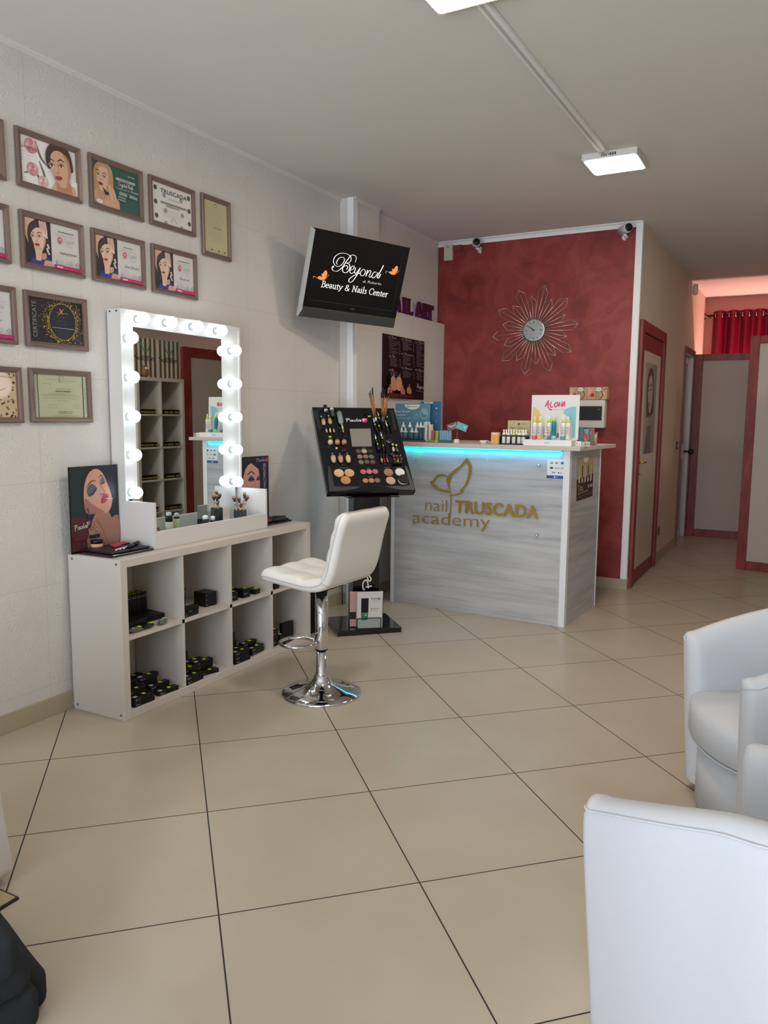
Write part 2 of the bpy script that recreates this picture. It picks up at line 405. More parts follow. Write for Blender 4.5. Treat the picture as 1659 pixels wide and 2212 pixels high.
def plaster_tiles(name, light, dark):
    t = NT(name, rough=0.75, spec=0.3)
    sx = t.n('ShaderNodeSeparateXYZ', Vector=t.tc).outputs
    g = t.math('MAXIMUM', t.grid(sx[1], 2.35, .503, .003), t.grid(sx[2], 1.10, .478, .003))
    ds = t.n('ShaderNodeTexNoise', Vector=t.tc, Scale=5.0, Detail=2.0).outputs['Color']
    v = t.n('ShaderNodeVectorMath', _0=t.tc, _1=ds); v.operation = 'ADD'
    wv = t.n('ShaderNodeTexWave', Vector=v.outputs[0], Scale=16.0, Distortion=7.0, Detail=3.0, Detail_Scale=1.4).outputs['Fac']
    wv = t.ramp(wv, [(.35, 0.0), (.6, 1.0)])
    nz = t.n('ShaderNodeTexNoise', Vector=t.tc, Scale=2.0, Detail=3.0).outputs['Fac']
    col = t.mix(nz, light, dark)
    hgt = t.math('SUBTRACT', wv, t.math('MULTIPLY', g, 1.2))
    return t.out(t.mix(t.math('MULTIPLY', g, .3), col, '#a09888'), None, hgt, .5, .006)
M_WALL = plaster_tiles('embossed_wall_panels', '#d8d3ce', '#cfcac5')
M_CEIL = P('ceiling_paint', '#d6d3cc', rough=0.9, spec=0.2, noise=.02, nscale=2)
M_PAINT = P('wall_paint_cream', '#d8c8b6', rough=0.8, spec=0.2, noise=.03, nscale=3)
M_PAINTW = P('wall_paint_white', '#d4cec6', rough=0.8, spec=0.2)
M_PINK = P('wall_paint_rose', '#c99286', rough=0.8, spec=0.2)
t = NT('red_venetian_plaster', rough=0.5, spec=0.4)
mp = t.mapped((1, 1, 1))
w1 = t.n('ShaderNodeTexNoise', Vector=mp, Scale=2.2, Detail=2.0).outputs['Color']
v = t.n('ShaderNodeVectorMath', _0=mp, _1=w1); v.operation = 'ADD'
n1 = t.n('ShaderNodeTexVoronoi', Vector=v.outputs[0], Scale=4.5, Randomness=1.0).outputs['Color']
n1 = t.n('ShaderNodeSeparateColor', Color=n1).outputs[0]
n2 = t.n('ShaderNodeTexNoise', Vector=v.outputs[0], Scale=3.5, Detail=9.0, Roughness=.62).outputs['Fac']
n3 = t.n('ShaderNodeTexNoise', Vector=mp, Scale=1.1, Detail=1.0).outputs['Fac']
cc = t.ramp(t.math('ADD', t.math('MULTIPLY', n1, .12), t.math('MULTIPLY', n2, .9)), [(.3, '#6a2724'), (.52, '#8c3833'), (.75, '#a85046')])
cc = t.mix(t.math('MULTIPLY', n3, .5), cc, '#7a2c2a')
M_RED = t.out(cc, t.math('ADD', t.math('MULTIPLY', n2, .3), .32), n2, .15, .003)
t = NT('red_stained_wood', rough=0.42)
n1 = t.n('ShaderNodeTexNoise', Vector=t.mapped((5, 5, 1.2)), Scale=5.0, Detail=7.0).outputs['Fac']
M_REDWOOD = t.out(t.ramp(n1, [(.3, '#6e2422'), (.6, '#8b3330'), (.8, '#9c4440')]))
def oak(name, a, b, c, sc):
    t = NT(name, rough=0.42)
    w1 = t.n('ShaderNodeTexNoise', Vector=t.mapped(tuple(x*.35 for x in sc)), Scale=2.0, Detail=1.0).outputs['Color']
    v = t.n('ShaderNodeVectorMath', _0=t.mapped(sc), _1=w1); v.operation = 'ADD'
    n1 = t.n('ShaderNodeTexNoise', Vector=v.outputs[0], Scale=2.2, Detail=9.0, Roughness=.66).outputs['Fac']
    n2 = t.n('ShaderNodeTexNoise', Vector=t.mapped((.7, 5.0, .7)), Scale=1.6, Detail=2.0).outputs['Fac']
    f = t.math('ADD', t.math('MULTIPLY', n1, .7), t.math('MULTIPLY', n2, .3))
    return t.out(t.ramp(f, [(.34, a), (.5, b), (.66, c)]), None, n1, .1, .001)
M_OAK = oak('whitewashed_oak_laminate', '#a09fa0', '#bab9ba', '#cac9ca', (.8, 11, .8))
M_WHITE = P('white_melamine', '#c9c1b8', rough=0.38)
M_WHITE2 = P('white_lacquer', '#d4d0cc', rough=0.3)
M_EDGE = P('white_pvc_edge', '#e8e8e8', rough=0.35)
M_SKIRT = P('beige_skirting_tile', '#a99d86', rough=0.35, noise=.06, nscale=4)
M_BLACK = P('black_gloss_acrylic', '#05070c', rough=0.12, coat=.5)
M_BLK = P('black_plastic', '#0c0d10', rough=0.45)
M_BLKCARD = P('black_printed_card', '#08080b', rough=0.38)
M_CHROME = P('chrome', '#d8d8da', rough=0.06, metal=1.0)
M_STEEL = P('brushed_steel', '#b9bcbc', rough=0.3, metal=1.0)
M_BRASS = P('brass', '#c89b4a', rough=0.22, metal=1.0)
M_LEA = P('white_leatherette', '#e2dfda', rough=0.42, bump=.12, nscale=260)
M_LEA2 = P('white_armchair_leatherette', '#c3c5ca', rough=0.5, bump=.1, nscale=300)
M_LIME = P('lime_price_sticker', '#c3e20e', rough=0.5)
M_FRAME = P('taupe_wood_frame', '#705c53', rough=0.32, noise=.12, nscale=60)
M_CUSH = P('charcoal_fabric', '#2f3133', rough=0.95, spec=.15, noise=.2, nscale=350, bump=.4)
M_GOLD = P('gold_vinyl', '#a98a3c', rough=0.35, metal=.35)
def glass(name, tint='#ffffff', fac=0.06, tr=1.0):
    m = bpy.data.materials.new(name); m.use_nodes = True; nt = m.node_tree; nt.nodes.clear()
    o = nt.nodes.new('ShaderNodeOutputMaterial'); mx = nt.nodes.new('ShaderNodeMixShader'); a = nt.nodes.new('ShaderNodeBsdfTransparent'); g = nt.nodes.new('ShaderNodeBsdfGlossy')
    a.inputs[0].default_value = hexc(tint); g.inputs['Roughness'].default_value = 0.02
    fr = nt.nodes.new('ShaderNodeFresnel'); fr.inputs[0].default_value = 1.45
    ge = nt.nodes.new('ShaderNodeNewGeometry'); sb = nt.nodes.new('ShaderNodeMath'); sb.operation = 'SUBTRACT'; sb.inputs[0].default_value = 1.0; ml = nt.nodes.new('ShaderNodeMath'); ml.operation = 'MULTIPLY'
    nt.links.new(ge.outputs['Backfacing'], sb.inputs[1]); nt.links.new(fr.outputs[0], ml.inputs[0]); nt.links.new(sb.outputs[0], ml.inputs[1])
    nt.links.new(ml.outputs[0], mx.inputs[0]); nt.links.new(a.outputs[0], mx.inputs[1]); nt.links.new(g.outputs[0], mx.inputs[2]); nt.links.new(mx.outputs[0], o.inputs[0])
    return m
M_GLASS = glass('clear_glass')
M_TINT = glass('smoked_glass', '#55585c')
M_CLEARP = glass('clear_plastic', '#eef2f2')
def lamp_mat(name, col, e):
    m = P(name, col, emit=e, rough=.5); return m
M_LAMP = lamp_mat('lamp_diffuser_lit', '#fff0dc', LAMP_E)
M_BULB = lamp_mat('bulb_lit', '#dff3ff', BULB_E)
M_CYAN = lamp_mat('cyan_led_lit', '#00c8f0', 7.0)
M_LEDG = lamp_mat('green_led_lit', '#00f060', 5.0)
M_VIOLET = lamp_mat('violet_led_lit', '#8a74ff', 7.0)

# ------------------------------------------------------------------ room shell
XL, XC, XR, YB, YF, H = -3.04, -1.24, 2.7, -2.2, 10.95, 2.957
YR = 6.53
def bxs(name, dims, m, bev=0): return struct(name, MB().bx(*dims, m, bev))
bxs('floor', (XL-.2, XR+.2, YB-.2, YF+.2, -.1, 0), M_FLOOR)
bxs('ceiling', (XL-.2, XR+.2, YB-.2, YF+.2, H, H+.12), M_CEIL)
bxs('wall_left', (XL-.15, XL, YB-.15, 4.93, 0, H), M_WALL)
mb = MB().bx(XL-.15, -2.93, 4.93, YR, 0, 2.235, M_WALL); mb.bx(XL-.15, -2.93, 4.93, 5.30, 2.235, H, M_WALL); mb.bx(XL-.15, -3.0, 5.30, YR, 2.235, H, M_WALL)
struct('wall_left_ledge', mb)
bxs('wall_back', (XL-.15, XC-.005, YR, YR+.15, 0, H), M_RED)
mb = MB().bx(XC-.12, XC, YR+.151, 9.25, 0, H, M_PAINT).bx(XC-.0045, XC, YR, YR+.151, 0, H, M_PAINT).bx(XC-.12, XC, 10.04, YF+.15, 0, H, M_PAINT).bx(XC-.12, XC, 9.25, 10.04, 2.14, H, M_PAINT)
mb.bx(XC-.12, XC-.09, 9.25, 10.04, 0, 2.14, M_PAINT)
struct('wall_corridor', mb)
bxs('wall_far', (XC, XR+.15, YF, YF+.15, 0, H), M_PINK)
bxs('wall_right', (XR, XR+.15, YB, YF, 0, H), M_PAINTW)
mb = MB().bx(XL, XR, YB-.15, YB, 0, .2, M_PAINTW).bx(XL, XR, YB-.15, YB, 2.7, H, M_PAINTW).bx(XL, -2.4, YB-.15, YB, .2, 2.7, M_PAINTW).bx(1.6, XR, YB-.15, YB, .2, 2.7, M_PAINTW)
struct('wall_front', mb)
mb = MB()
for x in (-2.4, -1.07, .27, 1.55): mb.bx(x, x+.05, YB-.1, YB-.05, .2, 2.7, P('window_aluminium', '#8d9094', rough=.4, metal=.8))
wf = mb.build('window_1'); wf['kind'] = 'structure'
MB().bx(-2.4, 1.6, YB-.08, YB-.074, .2, 2.7, M_GLASS).build('window_pane', wf)
# skirtings
mb = MB().bx(XL, XL+.012, YB, 4.92, 0, .088, M_SKIRT, .002); struct('baseboard_left', mb)
mb = MB().bx(XL+.012, -2.915, 4.915, 4.93, 0, .088, M_SKIRT).bx(-2.93, -2.918, 4.93, YR-.012, 0, .088, M_SKIRT); struct('baseboard_left_ledge', mb)
mb = MB().bx(-2.918, XC+.012, YR-.012, YR, 0, .088, M_SKIRT, .002); struct('baseboard_back', mb)
mb = MB().bx(XC, XC+.012, YR, 6.6, 0, .088, M_SKIRT).bx(XC, XC+.012, 7.8, 9.22, 0, .088, M_SKIRT); struct('baseboard_corridor', mb)
bxs('baseboard_far', (XC, XR, YF-.012, YF, 0, .088), M_SKIRT)
# ceiling mouldings: stepped profile
M_MOLD = P('moulding_paint', '#d4d1cb', rough=.6)
def moulding(name, M, L, m=M_EDGE, s=1.0):
    pr = [(0, 0), (.034*s, 0), (.034*s, -.006*s), (.026*s, -.011*s), (.014*s, -.017*s), (.014*s, -.024*s), (.008*s, -.030*s), (.008*s, -.042*s), (0, -.042*s)]
    b = MB(M @ RX(PI/2)); b.prism(pr, 0, -L, m); return struct(name, b)
moulding('trim_1', T(XL, YB, H), 4.93-YB, M_MOLD, .62)
moulding('trim_2', T(-2.93, 4.93, H), .37, M_MOLD, .62)
moulding('trim_3', T(-3.0, 5.30, H), YR-5.30, M_MOLD, .62)
moulding('trim_4', T(-3.0, YR, H) @ RZ(-PI/2), XC+3.0)
bxs('trim_5', (XC-.045, XC+.008, YR-.016, YR+.03, .088, H), M_EDGE, .003)
mb = MB().bx(-2.975, -2.925, 4.912, 4.98, .0, H-.002, M_EDGE, .004).bx(-3.04, -2.975, 4.924, 4.93, .088, H-.002, M_WALL)
struct('trim_6', mb)
bxs('trim_7', (-2.96, -2.925, 5.30, YR, 2.233, 2.24), M_WALL)

# corridor doors
def door_frame(mb, y0, y1, z1, w, m, dpt=.022):
    mb.bx(XC, XC+dpt, y0, y0+w, 0, z1, m, .002).bx(XC, XC+dpt, y1-w, y1, 0, z1, m, .002).bx(XC, XC+dpt, y0+w, y1-w, z1-w, z1, m, .002)
mb = MB(); door_frame(mb, 6.60, 7.80, 2.21, .09, M_REDWOOD, .03); d = mb.build('door_1'); d['kind'] = 'structure'
lf = MB().bx(XC-.0, XC+.012, 6.70, 7.70, .01, 2.11, M_REDWOOD).build('door_leaf', d)
MB().bx(XC+.012, XC+.016, 6.80, 7.60, .13, 1.98, P('door_panel_cream', '#cfc3b3', rough=.4)).build('door_panel', lf)
mb = MB().bx(XC+.012, XC+.02, 6.735, 6.775, .88, 1.12, M_BRASS, .003)
mb.tube([(XC+.015, 6.755, 1.05), (XC+.055, 6.755, 1.05), (XC+.06, 6.79, 1.05), (XC+.058, 6.86, 1.045)], .008, M_BRASS, 8).tube([(XC+.015, 6.755, .95), (XC+.045, 6.755, .95)], .006, M_BRASS)
mb.build('door_handle', d, label='brass lever handle')
MAUVE = P('mauve_frame_wood', '#7d5c58', rough=.5)
mb = MB(); door_frame(mb, 9.22, 10.07, 2.22, .06, MAUVE, .015); d2 = mb.build('door_2'); d2['kind'] = 'structure'
ALU = P('white_aluminium', '#cfd3d3', rough=.35); FG = P('frosted_panel', '#8c7f7c', rough=.35)
mb = MB().bx(XC-.08, XC-.04, 9.28, 9.36, 0, 2.14, ALU).bx(XC-.08, XC-.04, 9.92, 10.0, 0, 2.14, ALU)
for z0, z1 in ((0, .1), (.95, 1.12), (2.06, 2.14)): mb.bx(XC-.08, XC-.04, 9.36, 9.92, z0, z1, ALU)
mb.bx(XC-.08, XC-.0, 10.0, 10.038, 0, 2.14, ALU)
lf = mb.build('door_leaf', d2); MB().bx(XC-.066, XC-.05, 9.36, 9.92, .1, .95, FG).bx(XC-.066, XC-.05, 9.36, 9.92, 1.12, 2.06, FG).build('door_panel', lf)
MB().tube([(XC-.045, 9.93, 1.03), (XC+.03, 9.93, 1.03)], .012, M_BLK).sphere((XC+.035, 9.93, 1.03), .032, M_BLK).build('door_knob', d2)
# curtain with grommets on a rod on the far wall
t = NT('crimson_curtain_satin', rough=.45, spec=.4)
M_CURT = t.out(t.ramp(t.n('ShaderNodeTexNoise', Vector=t.mapped((6, 6, .4)), Scale=3.0).outputs['Fac'], [(.3, '#50041a'), (.7, '#78062a')]))
cu = thing('curtain', 'crimson grommet curtain hanging on dark rod beyond corridor', 'curtain', (-.4, 10.82, 2.72))
N = 150; vs = []; fs = []
for i in range(N+1):
    x = -.74+1.5*i/N; y = .045*math.sin(x*2*PI/.155)+.008*math.sin(x*31)
    for z in (.055, .0, -.5, -1.2, -2.0): vs.append((x, y*(1+.15*abs(z)), z))
for i in range(N):
    for j in range(4): fs.append((i*5+j, i*5+j+1, i*5+j+6, i*5+j+5))
MB().add(vs, fs, M_CURT, True).build('curtain_cloth', cu)
for k in range(9):
    x = -.74+.0775*2*k/1+.04
    for dx in (0, .0775):
        if x+dx < .74: MB().tube([(x+dx+.004*math.cos(a), .0+.026*math.cos(a), .026*math.sin(a)) for a in [2*PI*j/14 for j in range(14)]], .006, M_STEEL, 6, True).build('grommet', cu)
MB().tube([(-.80, 0, 0), (.8, 0, 0)], .012, M_BLK).tube([(-.80, .0, 0), (-.84, 0, .03), (-.87, 0, 0), (-.85, 0, -.035), (-.815, 0, -.03)], .008, M_BLK).bx(-.79, -.775, 0, .13, -.01, .01, M_BLK).build('curtain_rod', cu)

# room dividers: red stained frame with pale panels
M_PANEL = P('divider_panel_cloth', '#bdb3a8', rough=.85, noise=.03, nscale=200)
def divider(name, label, A, B, z1, fw, panels, rail=.1):
    A = Vector((A[0], A[1], 0)); B = Vector((B[0], B[1], 0)); L = (B-A).length; M = T(*A) @ RZ(math.atan2(B.y-A.y, B.x-A.x))
    th_ = thing(name, label, 'room divider', M)
    mb = MB().bx(0, fw, -.02, .02, 0, z1, M_REDWOOD, .003).bx(L-fw, L, -.02, .02, 0, z1, M_REDWOOD, .003)
    mb.bx(fw, L-fw, -.019, .019, z1-fw*.85, z1, M_REDWOOD, .003).bx(fw, L-fw, -.019, .019, 0, rail, M_REDWOOD, .003)
    n = panels; ws = (L-2*fw-(n-1)*fw)/n
    for i in range(1, n): mb.bx(fw+i*ws+(i-1)*fw, fw+i*(ws+fw), -.019, .019, rail, z1-fw*.85, M_REDWOOD, .003)
    mb.build('frame', th_)
    for i in range(n):
        x0 = fw+i*(ws+fw); MB().bx(x0, x0+ws, -.008, .008, rail, z1-fw*.85, M_PANEL).build('panel', th_)
    return th_
divider('room_divider', 'red framed divider with pale panel at corridor end beside white door', (-1.225, 10.08), (.55, 10.08), 2.185, .09, 2, .09)
divider('room_divider', 'nearer red framed divider with pale panels at right picture edge', (-.508, 8.036), (.97, 7.81), 2.18, .085, 2, .085)

divider('room_divider', 'pale panelled red framed divider seen only in the mirror', (.2, 6.56), (.2, 7.72), 2.16, .13, 1, .1)
# ceiling lamps and cable duct
def ceiling_lamp(M, label):
    L = thing('ceiling_lamp', label, 'ceiling lamp', M, 'square ceiling lamps')
    mb = MB().bx(-.16, .16, -.16, .16, -.038, 0, M_WHITE2, .004)
    for i in range(7):
        if i != 3: mb.bx(-.045+i*.013, -.038+i*.013, -.162, -.158, -.028, -.012, M_BLK)
    mb.sphere((0, -.16, -.02), .004, M_BLK, 8); mb.build('casing', L)
    MB().bx(-.14, .14, -.14, .14, -.042, -.037, M_LAMP).build('diffuser', L)
    return L
l0 = ceiling_lamp(T(-1.115, 4.93, H), 'square white ceiling lamp at the far end of the cable duct')
dup(l0, T(-1.17, 2.70, H), 'square white ceiling lamp cut by the top picture edge')
dup(l0, T(1.0, 6.45, H), 'square white ceiling lamp seen only as a reflection in the certificate glass')
one('cable_duct', 'narrow white cable duct on ceiling between the two square lamps', 'cable duct', MB(T(0, 0, 0)).add([(x+(-.03 if i % 2 else .0), y, z) for i, (x, y, z) in enumerate([])], [], M_EDGE) if 0 else
    MB(T(-1.17, 2.86, H) @ RZ(-math.atan2(.03, 1.91))).bx(-.022, .022, 0, 1.91, -.022, 0, M_EDGE, .003).bx(-.007, .007, 0, 1.91, -.0235, -.021, P('duct_groove', '#b8b6b0')))

# ------------------------------------------------------------------ framed certificates on the left wall
def frame_mesh(w, h, fw=.024, d=.018, m=M_FRAME):
    mb = MB(); prof = [(0, 0), (0, d*.75), (fw*.25, d), (fw*.6, d*.85), (fw*.85, d*.55), (fw, d*.5), (fw, 0)]
    cs_ = [(-w/2, -h/2, 1, 1), (w/2, -h/2, -1, 1), (w/2, h/2, -1, -1), (-w/2, h/2, 1, -1)]
    vs = []; fs = []; n = len(prof)
    for x, y, a, b in cs_: vs += [(x+a*o, y+b*o, z) for o, z in prof]
    for k in range(4):
        for i in range(n-1):
            p, q = k*n+i, ((k+1) % 4)*n+i
            fs.append((p, q, q+1, p+1))
    return mb.add(vs, fs, m)
def fn_gold(p): return p in (p_gold, p_leopard)
def framed(y, z, w, h, label, paint):
    M = LW(y, z) @ RX(math.radians(-.8)) @ T(0, 0, .003)
    root = thing('picture_frame', label, 'framed certificate', M, 'framed certificates on the left wall')
    frame_mesh(w, h).build('frame', root)
    A = Art(Matrix.Identity(4), base=.003, step=.00001 if fn_gold(paint) else .00009); iw, ih = w/2-.022, h/2-.022
    A.clip = (iw, ih); A.rect(-iw, -ih, iw, ih, '#dcdad6'); paint(A, iw, ih); A.build('print', root)
    MB().bx(-iw, iw, -ih, ih, .0125, .0135, M_GLASS).build('glass_pane', root)
    return root
def rose(A, x, y, r, cols=('#d99aa2', '#e8b9bd', '#c9808c')):
    A.ell(x, y, r, r*.95, cols[0])
    for k in range(7):
        a = k*.9; A.ell(x+r*.5*math.cos(a), y+r*.5*math.sin(a), r*.5, r*.36, cols[k % 3], rot=a+1.2, n=12)
    A.stroke([(x-r*.2, y), (x, y+r*.2), (x+r*.2, y), (x, y-r*.2), (x-r*.35, y-r*.1)], r*.06, '#a8606c')
def p_roses(A, w, h):
    A.rect(-w, -h, w, h, '#e9e6e4')
    for x, y, r in ((-.5, .1, .075), (-.1, .5, .06), (-.35, -.75, .07), (-.95, -.3, .06)): A.ell(x*w, y*h, r, r*.8, '#f3f1f0', n=14)
    for p in ([(-.45, .9), (-.3, .3), (-.1, .0)], [(-.35, .1), (-.2, -.4), (-.15, -.7)], [(-.9, -.6), (-.5, -.45), (-.3, -.9)]): A.stroke([(x*w, y*h) for x, y in p], .012, '#77706c', taper=True)
    rose(A, -.62*w, .62*h, .034); rose(A, -.6*w, -.35*h, .03); rose(A, -.25*w, -.75*h, .026, ('#e2b7bb', '#efd2d3', '#d79aa3'))
    A.fit('ATTESTATO', (-.97*w, .42*h), (-.38*w, .42*h), .012, '#c03a52')
    A.lines(-.97*w, -.5*w, .3*h, -.1*h, 4, '#a09a98', .001)
    A.ell(.98*w, -.85*h, .05, .05, '#f0eeec')
    A.poly([(.0*w, -h), (.2*w, -.6*h), (.5*w, -.55*h), (.9*w, -.6*h), (w, -h)], '#d9ae93')
    face(A, .38*w, .08*h, .17, .18, skin='#dcae92', hair='#4a3226', lips='#a4505a', shade='#bf8a6e', updo=True)
def p_crystal_green(A, w, h):
    A.rect(-w, -h, w, h, '#23564f')
    A.poly([(-w, -h), (-w, -.35*h), (-.7*w, -.12*h), (-.2*w, -.2*h), (.1*w, -.6*h), (.12*w, -h)], '#d8ac92')
    face(A, -.55*w, .3*h, .125, -.12, skin='#e2b9a0', hair='#c29a68', lips='#8c2030', shade='#c49880', brow='#5a4030')
    A.poly([(-.62*w, -.1*h), (-.45*w, -.3*h), (-.2*w, -.25*h), (-.25*w, -.42*h), (-.5*w, -.45*h)], '#1d1c22')
    for k in range(4): A.stroke([(-.25*w+k*.012, -.7*h), (-.34*w+k*.01, -.2*h), (-.38*w+k*.009, .1*h-k*.006)], .011, '#e0b49a' if k % 2 else '#d5a68c')
    A.rect(-.02*w, .42*h, .82*w, .54*h, '#b9bebb'); A.lines(.15*w, .6*w, .48*h, .48*h, 1, '#2a2a2a', .003)
    A.fit('CRYSTAL', (.5*w, .72*h), (.8*w, .72*h), .006, '#ffffff')
    A.pen('Crystal Nails', (.08*w, .18*h), (.72*w, .18*h), .020, .0019, '#f0ece2', shear=.1)
    A.pen('Certificate of A', (-.02*w, .0*h), (.62*w, .0*h), .013, .0011, '#c9d2cf'); A.pen('chievement', (.62*w, .0), (.92*w, .0), .013, .0011, '#c9d2cf')
    for x0, y0 in ((.05, -.28), (.5, -.28)): A.rect(x0*w, y0*h, (x0+.36)*w, (y0+.14)*h, '#8fa5a0')
    for y in (-.42, -.55): A.rect(.0*w, y*h, .34*w, (y+.09)*h, '#7b9690')
    A.lines(.1*w, .8*w, -.1*h, -.14*h, 2, '#a9bab6', .001); A.ell(-.8*w, -.86*h, .02, .009, '#cfd6cf')
def p_truscada(A, w, h):
    A.rect(-w, -h, w, h, '#e2e0dc')
    for x, y in ((-.82, .72), (-.82, .02), (-.8, -.68), (.85, .72), (.86, .05), (.86, -.62), (-.4, .45), (.45, .45), (-.35, -.3), (.5, -.3), (-.35, -.95), (.45, -.98)):
        A.ell(x*w, y*h, .0125, .0125, '#4a4a4c' if abs(x) > .7 else '#9a9894')
    A.fit('TRUSCADA', (-.58*w, .55*h), (.75*w, .55*h), .021, '#2a2a2c', bold=.01)
    A.pen('seminar', (-.25*w, .3*h), (.35*w, .3*h), .010, .0011, '#444444'); A.rect(-.6*w, .02*h, .7*w, .12*h, '#8f867e')
    A.rect(-.35*w, -.1*h, .35*w, -.02*h, '#a39a90'); A.lines(-.5*w, .5*w, -.25*h, -.6*h, 5, '#b7b2ac'); A.stroke([(-.15*w, -.85*h), (0, -.62*h), (.15*w, -.85*h)], .004, '#c7a0a0')
def p_cream(A, w, h):
    A.rect(-w, -h, w, h, '#c6bf95')
    A.poly([(-.16*w, .86*h), (0, .93*h), (.16*w, .86*h), (.1*w, .86*h), (0, .9*h), (-.1*w, .86*h)], '#22221c'); A.lines(-.3*w, .3*w, .81*h, .78*h, 2, '#4c4a3a', .0012)
    for y, n, a in ((.68, 2, .85), (.5, 3, .8), (.25, 3, .9), (.02, 2, .7), (-.2, 4, .85), (-.45, 2, .6)):
        A.lines(-a*w, a*w, y*h, (y-.05*n)*h, n, '#807a5e', .0011)
    A.lines(-.35*w, .3*w, -.05*h, -.05*h, 1, '#35322a', .003)
    for x in (-.6, 0, .5): A.rect((x-.08)*w, -.93*h, (x+.08)*w, -.88*h, '#4a4838')
def p_nails(title, glint=0):
    def f(A, w, h):
        A.rect(-w, -h, -.05*w, h, '#1b1d2e'); A.rect(-.05*w, -h, w, h, '#d4d2d0')
        A.poly([(-w, .35*h), (-.95*w, h), (-.6*w, h), (-.72*w, .55*h), (-.8*w, .1*h), (-.7*w, -.25*h), (-.82*w, -.25*h)], '#d9b49c')
        A.poly([(-.86*w, -h), (-.75*w, -.72*h), (-.5*w, -.6*h), (-.2*w, -.55*h), (-.05*w, -.7*h), (-.05*w, -h)], '#2c3590')
        A.poly([(-.38*w, -h), (-.3*w, -.72*h), (-.05*w, -.72*h), (-.05*w, -h)], '#cfa289')
        face(A, -.5*w, .2*h, .115, .12, skin='#e6c3ad', hair='#2c1a18', lips='#b03048', shade='#c69c86', hat='#3a2028')
        for k in range(4):
            A.stroke([(-.46*w+k*.0095, .95*h), (-.42*w+k*.0095, .6*h), (-.36*w+k*.007, .42*h-k*.004)], .008, '#e4bfa8'); A.stroke([(-.36*w+k*.007, .44*h-k*.004), (-.355*w+k*.007, .36*h-k*.004)], .006, '#f2f0f6', smooth=0)
            A.stroke([(-.6*w+k*.005, -.8*h), (-.62*w+k*.008, -.45*h), (-.66*w+k*.013, -.15*h-k*.003)], .009, '#e2bca4')
        for k in range(5): A.ell((-.2+.03*math.sin(k*2))*w, (-.05-.09*k)*h, .006, .006, '#c9ccd2', n=8)
        A.lines(.2*w, .78*w, .68*h, .68*h, 1, '#333333', .003); A.lines(.05*w, .85*w, .56*h, .5*h, 2, '#a5a3a1', .001)
        A.ell(.24*w, .32*h, .011, .0115, '#c9306a'); A.ell(.24*w, .32*h, .007, .007, '#e89ab4'); A.poly([(.2*w, .24*h), (.22*w, .1*h), (.24*w, .15*h), (.27*w, .1*h), (.29*w, .24*h)], '#c9306a')
        A.pen('Crystal', (.38*w, .25*h), (.74*w, .25*h), .018, .0012, '#8d8b8a', shear=.15); A.pen('Nails', (.44*w, .05*h), (.7*w, .05*h), .012, .0009, '#a19f9e')
        A.pen(title, (.2*w, -.3*h), (.2*w+.062*len(title)*w, -.3*h), .012, .0022, '#2a2a2c')
        A.lines(.1*w, .35*w, -.45*h, -.45*h, 1, '#aaa'*2 if 0 else '#aaaaaa', .001); A.rect(.1*w, -.8*h, .4*w, -.58*h, '#c8c6c4'); A.lines(.12*w, .38*w, -.62*h, -.76*h, 4, '#8c8a88', .001)
        A.stroke([(.56*w, -.78*h), (.55*w, -.66*h), (.62*w, -.58*h), (.64*w, -.7*h), (.56*w, -.78*h)], .0022, '#8e8c8a'); A.stroke([(.76*w, -.68*h), (.85*w, -.58*h), (.94*w, -.7*h), (.84*w, -.82*h), (.76*w, -.68*h), (.9*w, -.66*h), (.84*w, -.74*h)], .0026, '#77767a', smooth=0)
        A.rect(-.05*w, -h, w, -.84*h, '#b8165e'); A.rect(.06*w, -.96*h, .28*w, -.88*h, '#e6a8c4'); A.lines(.35*w, .95*w, -.92*h, -.92*h, 1, '#d86a9c', .001)
    return f
def p_gold(A, w, h):
    A.rect(-w, -h, w, h, '#15161a'); R = random.Random(3)
    for k in range(620):
        a = R.uniform(0, 2*PI); r = .066+abs(R.gauss(0, .022)); x = .2*w+r*math.cos(a)*1.05; y = .02*h+r*math.sin(a)*1.06
        if abs(x) < w-.003 and abs(y) < h-.003:
            s = R.uniform(.0014, .0036); q = R.uniform(0, 3); A.poly([(x+s*math.cos(q), y+s*math.sin(q)), (x-s*math.sin(q), y+s*math.cos(q)), (x-s*math.cos(q), y-s*math.sin(q)), (x+s*math.sin(q), y-s*math.cos(q))], R.choice(['#b99a34', '#8f7622', '#d8bf5e', '#6d5a1c']))
    A.ell(.2*w, .02*h, .0745, .083, '#bda04a'); A.ell(.2*w, .02*h, .072, .0805, '#12162a')
    A.stroke([(.02*w, .3*h), (.12*w, .4*h), (.2*w, .55*h), (.26*w, .62*h)], .005, '#c88a34', taper=True); A.stroke([(.1*w, .62*h), (.15*w, .5*h), (.22*w, .36*h)], .006, '#d89a40', taper=True)
    A.lines(-.02*w, .42*w, .43*h, .43*h, 1, '#a8743a', .003, 0)
    for y in (.26, .1, -.06): A.lines(-.05*w, .45*w, y*h, (y-.05)*h, 2, '#5a5d6e', .001)
    A.lines(-.2*w, .62*w, -.26*h, -.26*h, 1, '#8e93a8', .004, 0); A.lines(.0*w, .5*w, -.4*h, -.55*h, 3, '#4a4d5e', .001)
    k = text_mesh('CERTIFICATE'); A.fit('CERTIFICATE', (-.76*w, -.78*h), (-.76*w, .8*h), .021, '#8a8c94')
    A.stroke([(.82*w, -.92*h), (.86*w, -.8*h), (.88*w, -.92*h), (.93*w, -.8*h)], .002, '#a0a2a8', smooth=0)
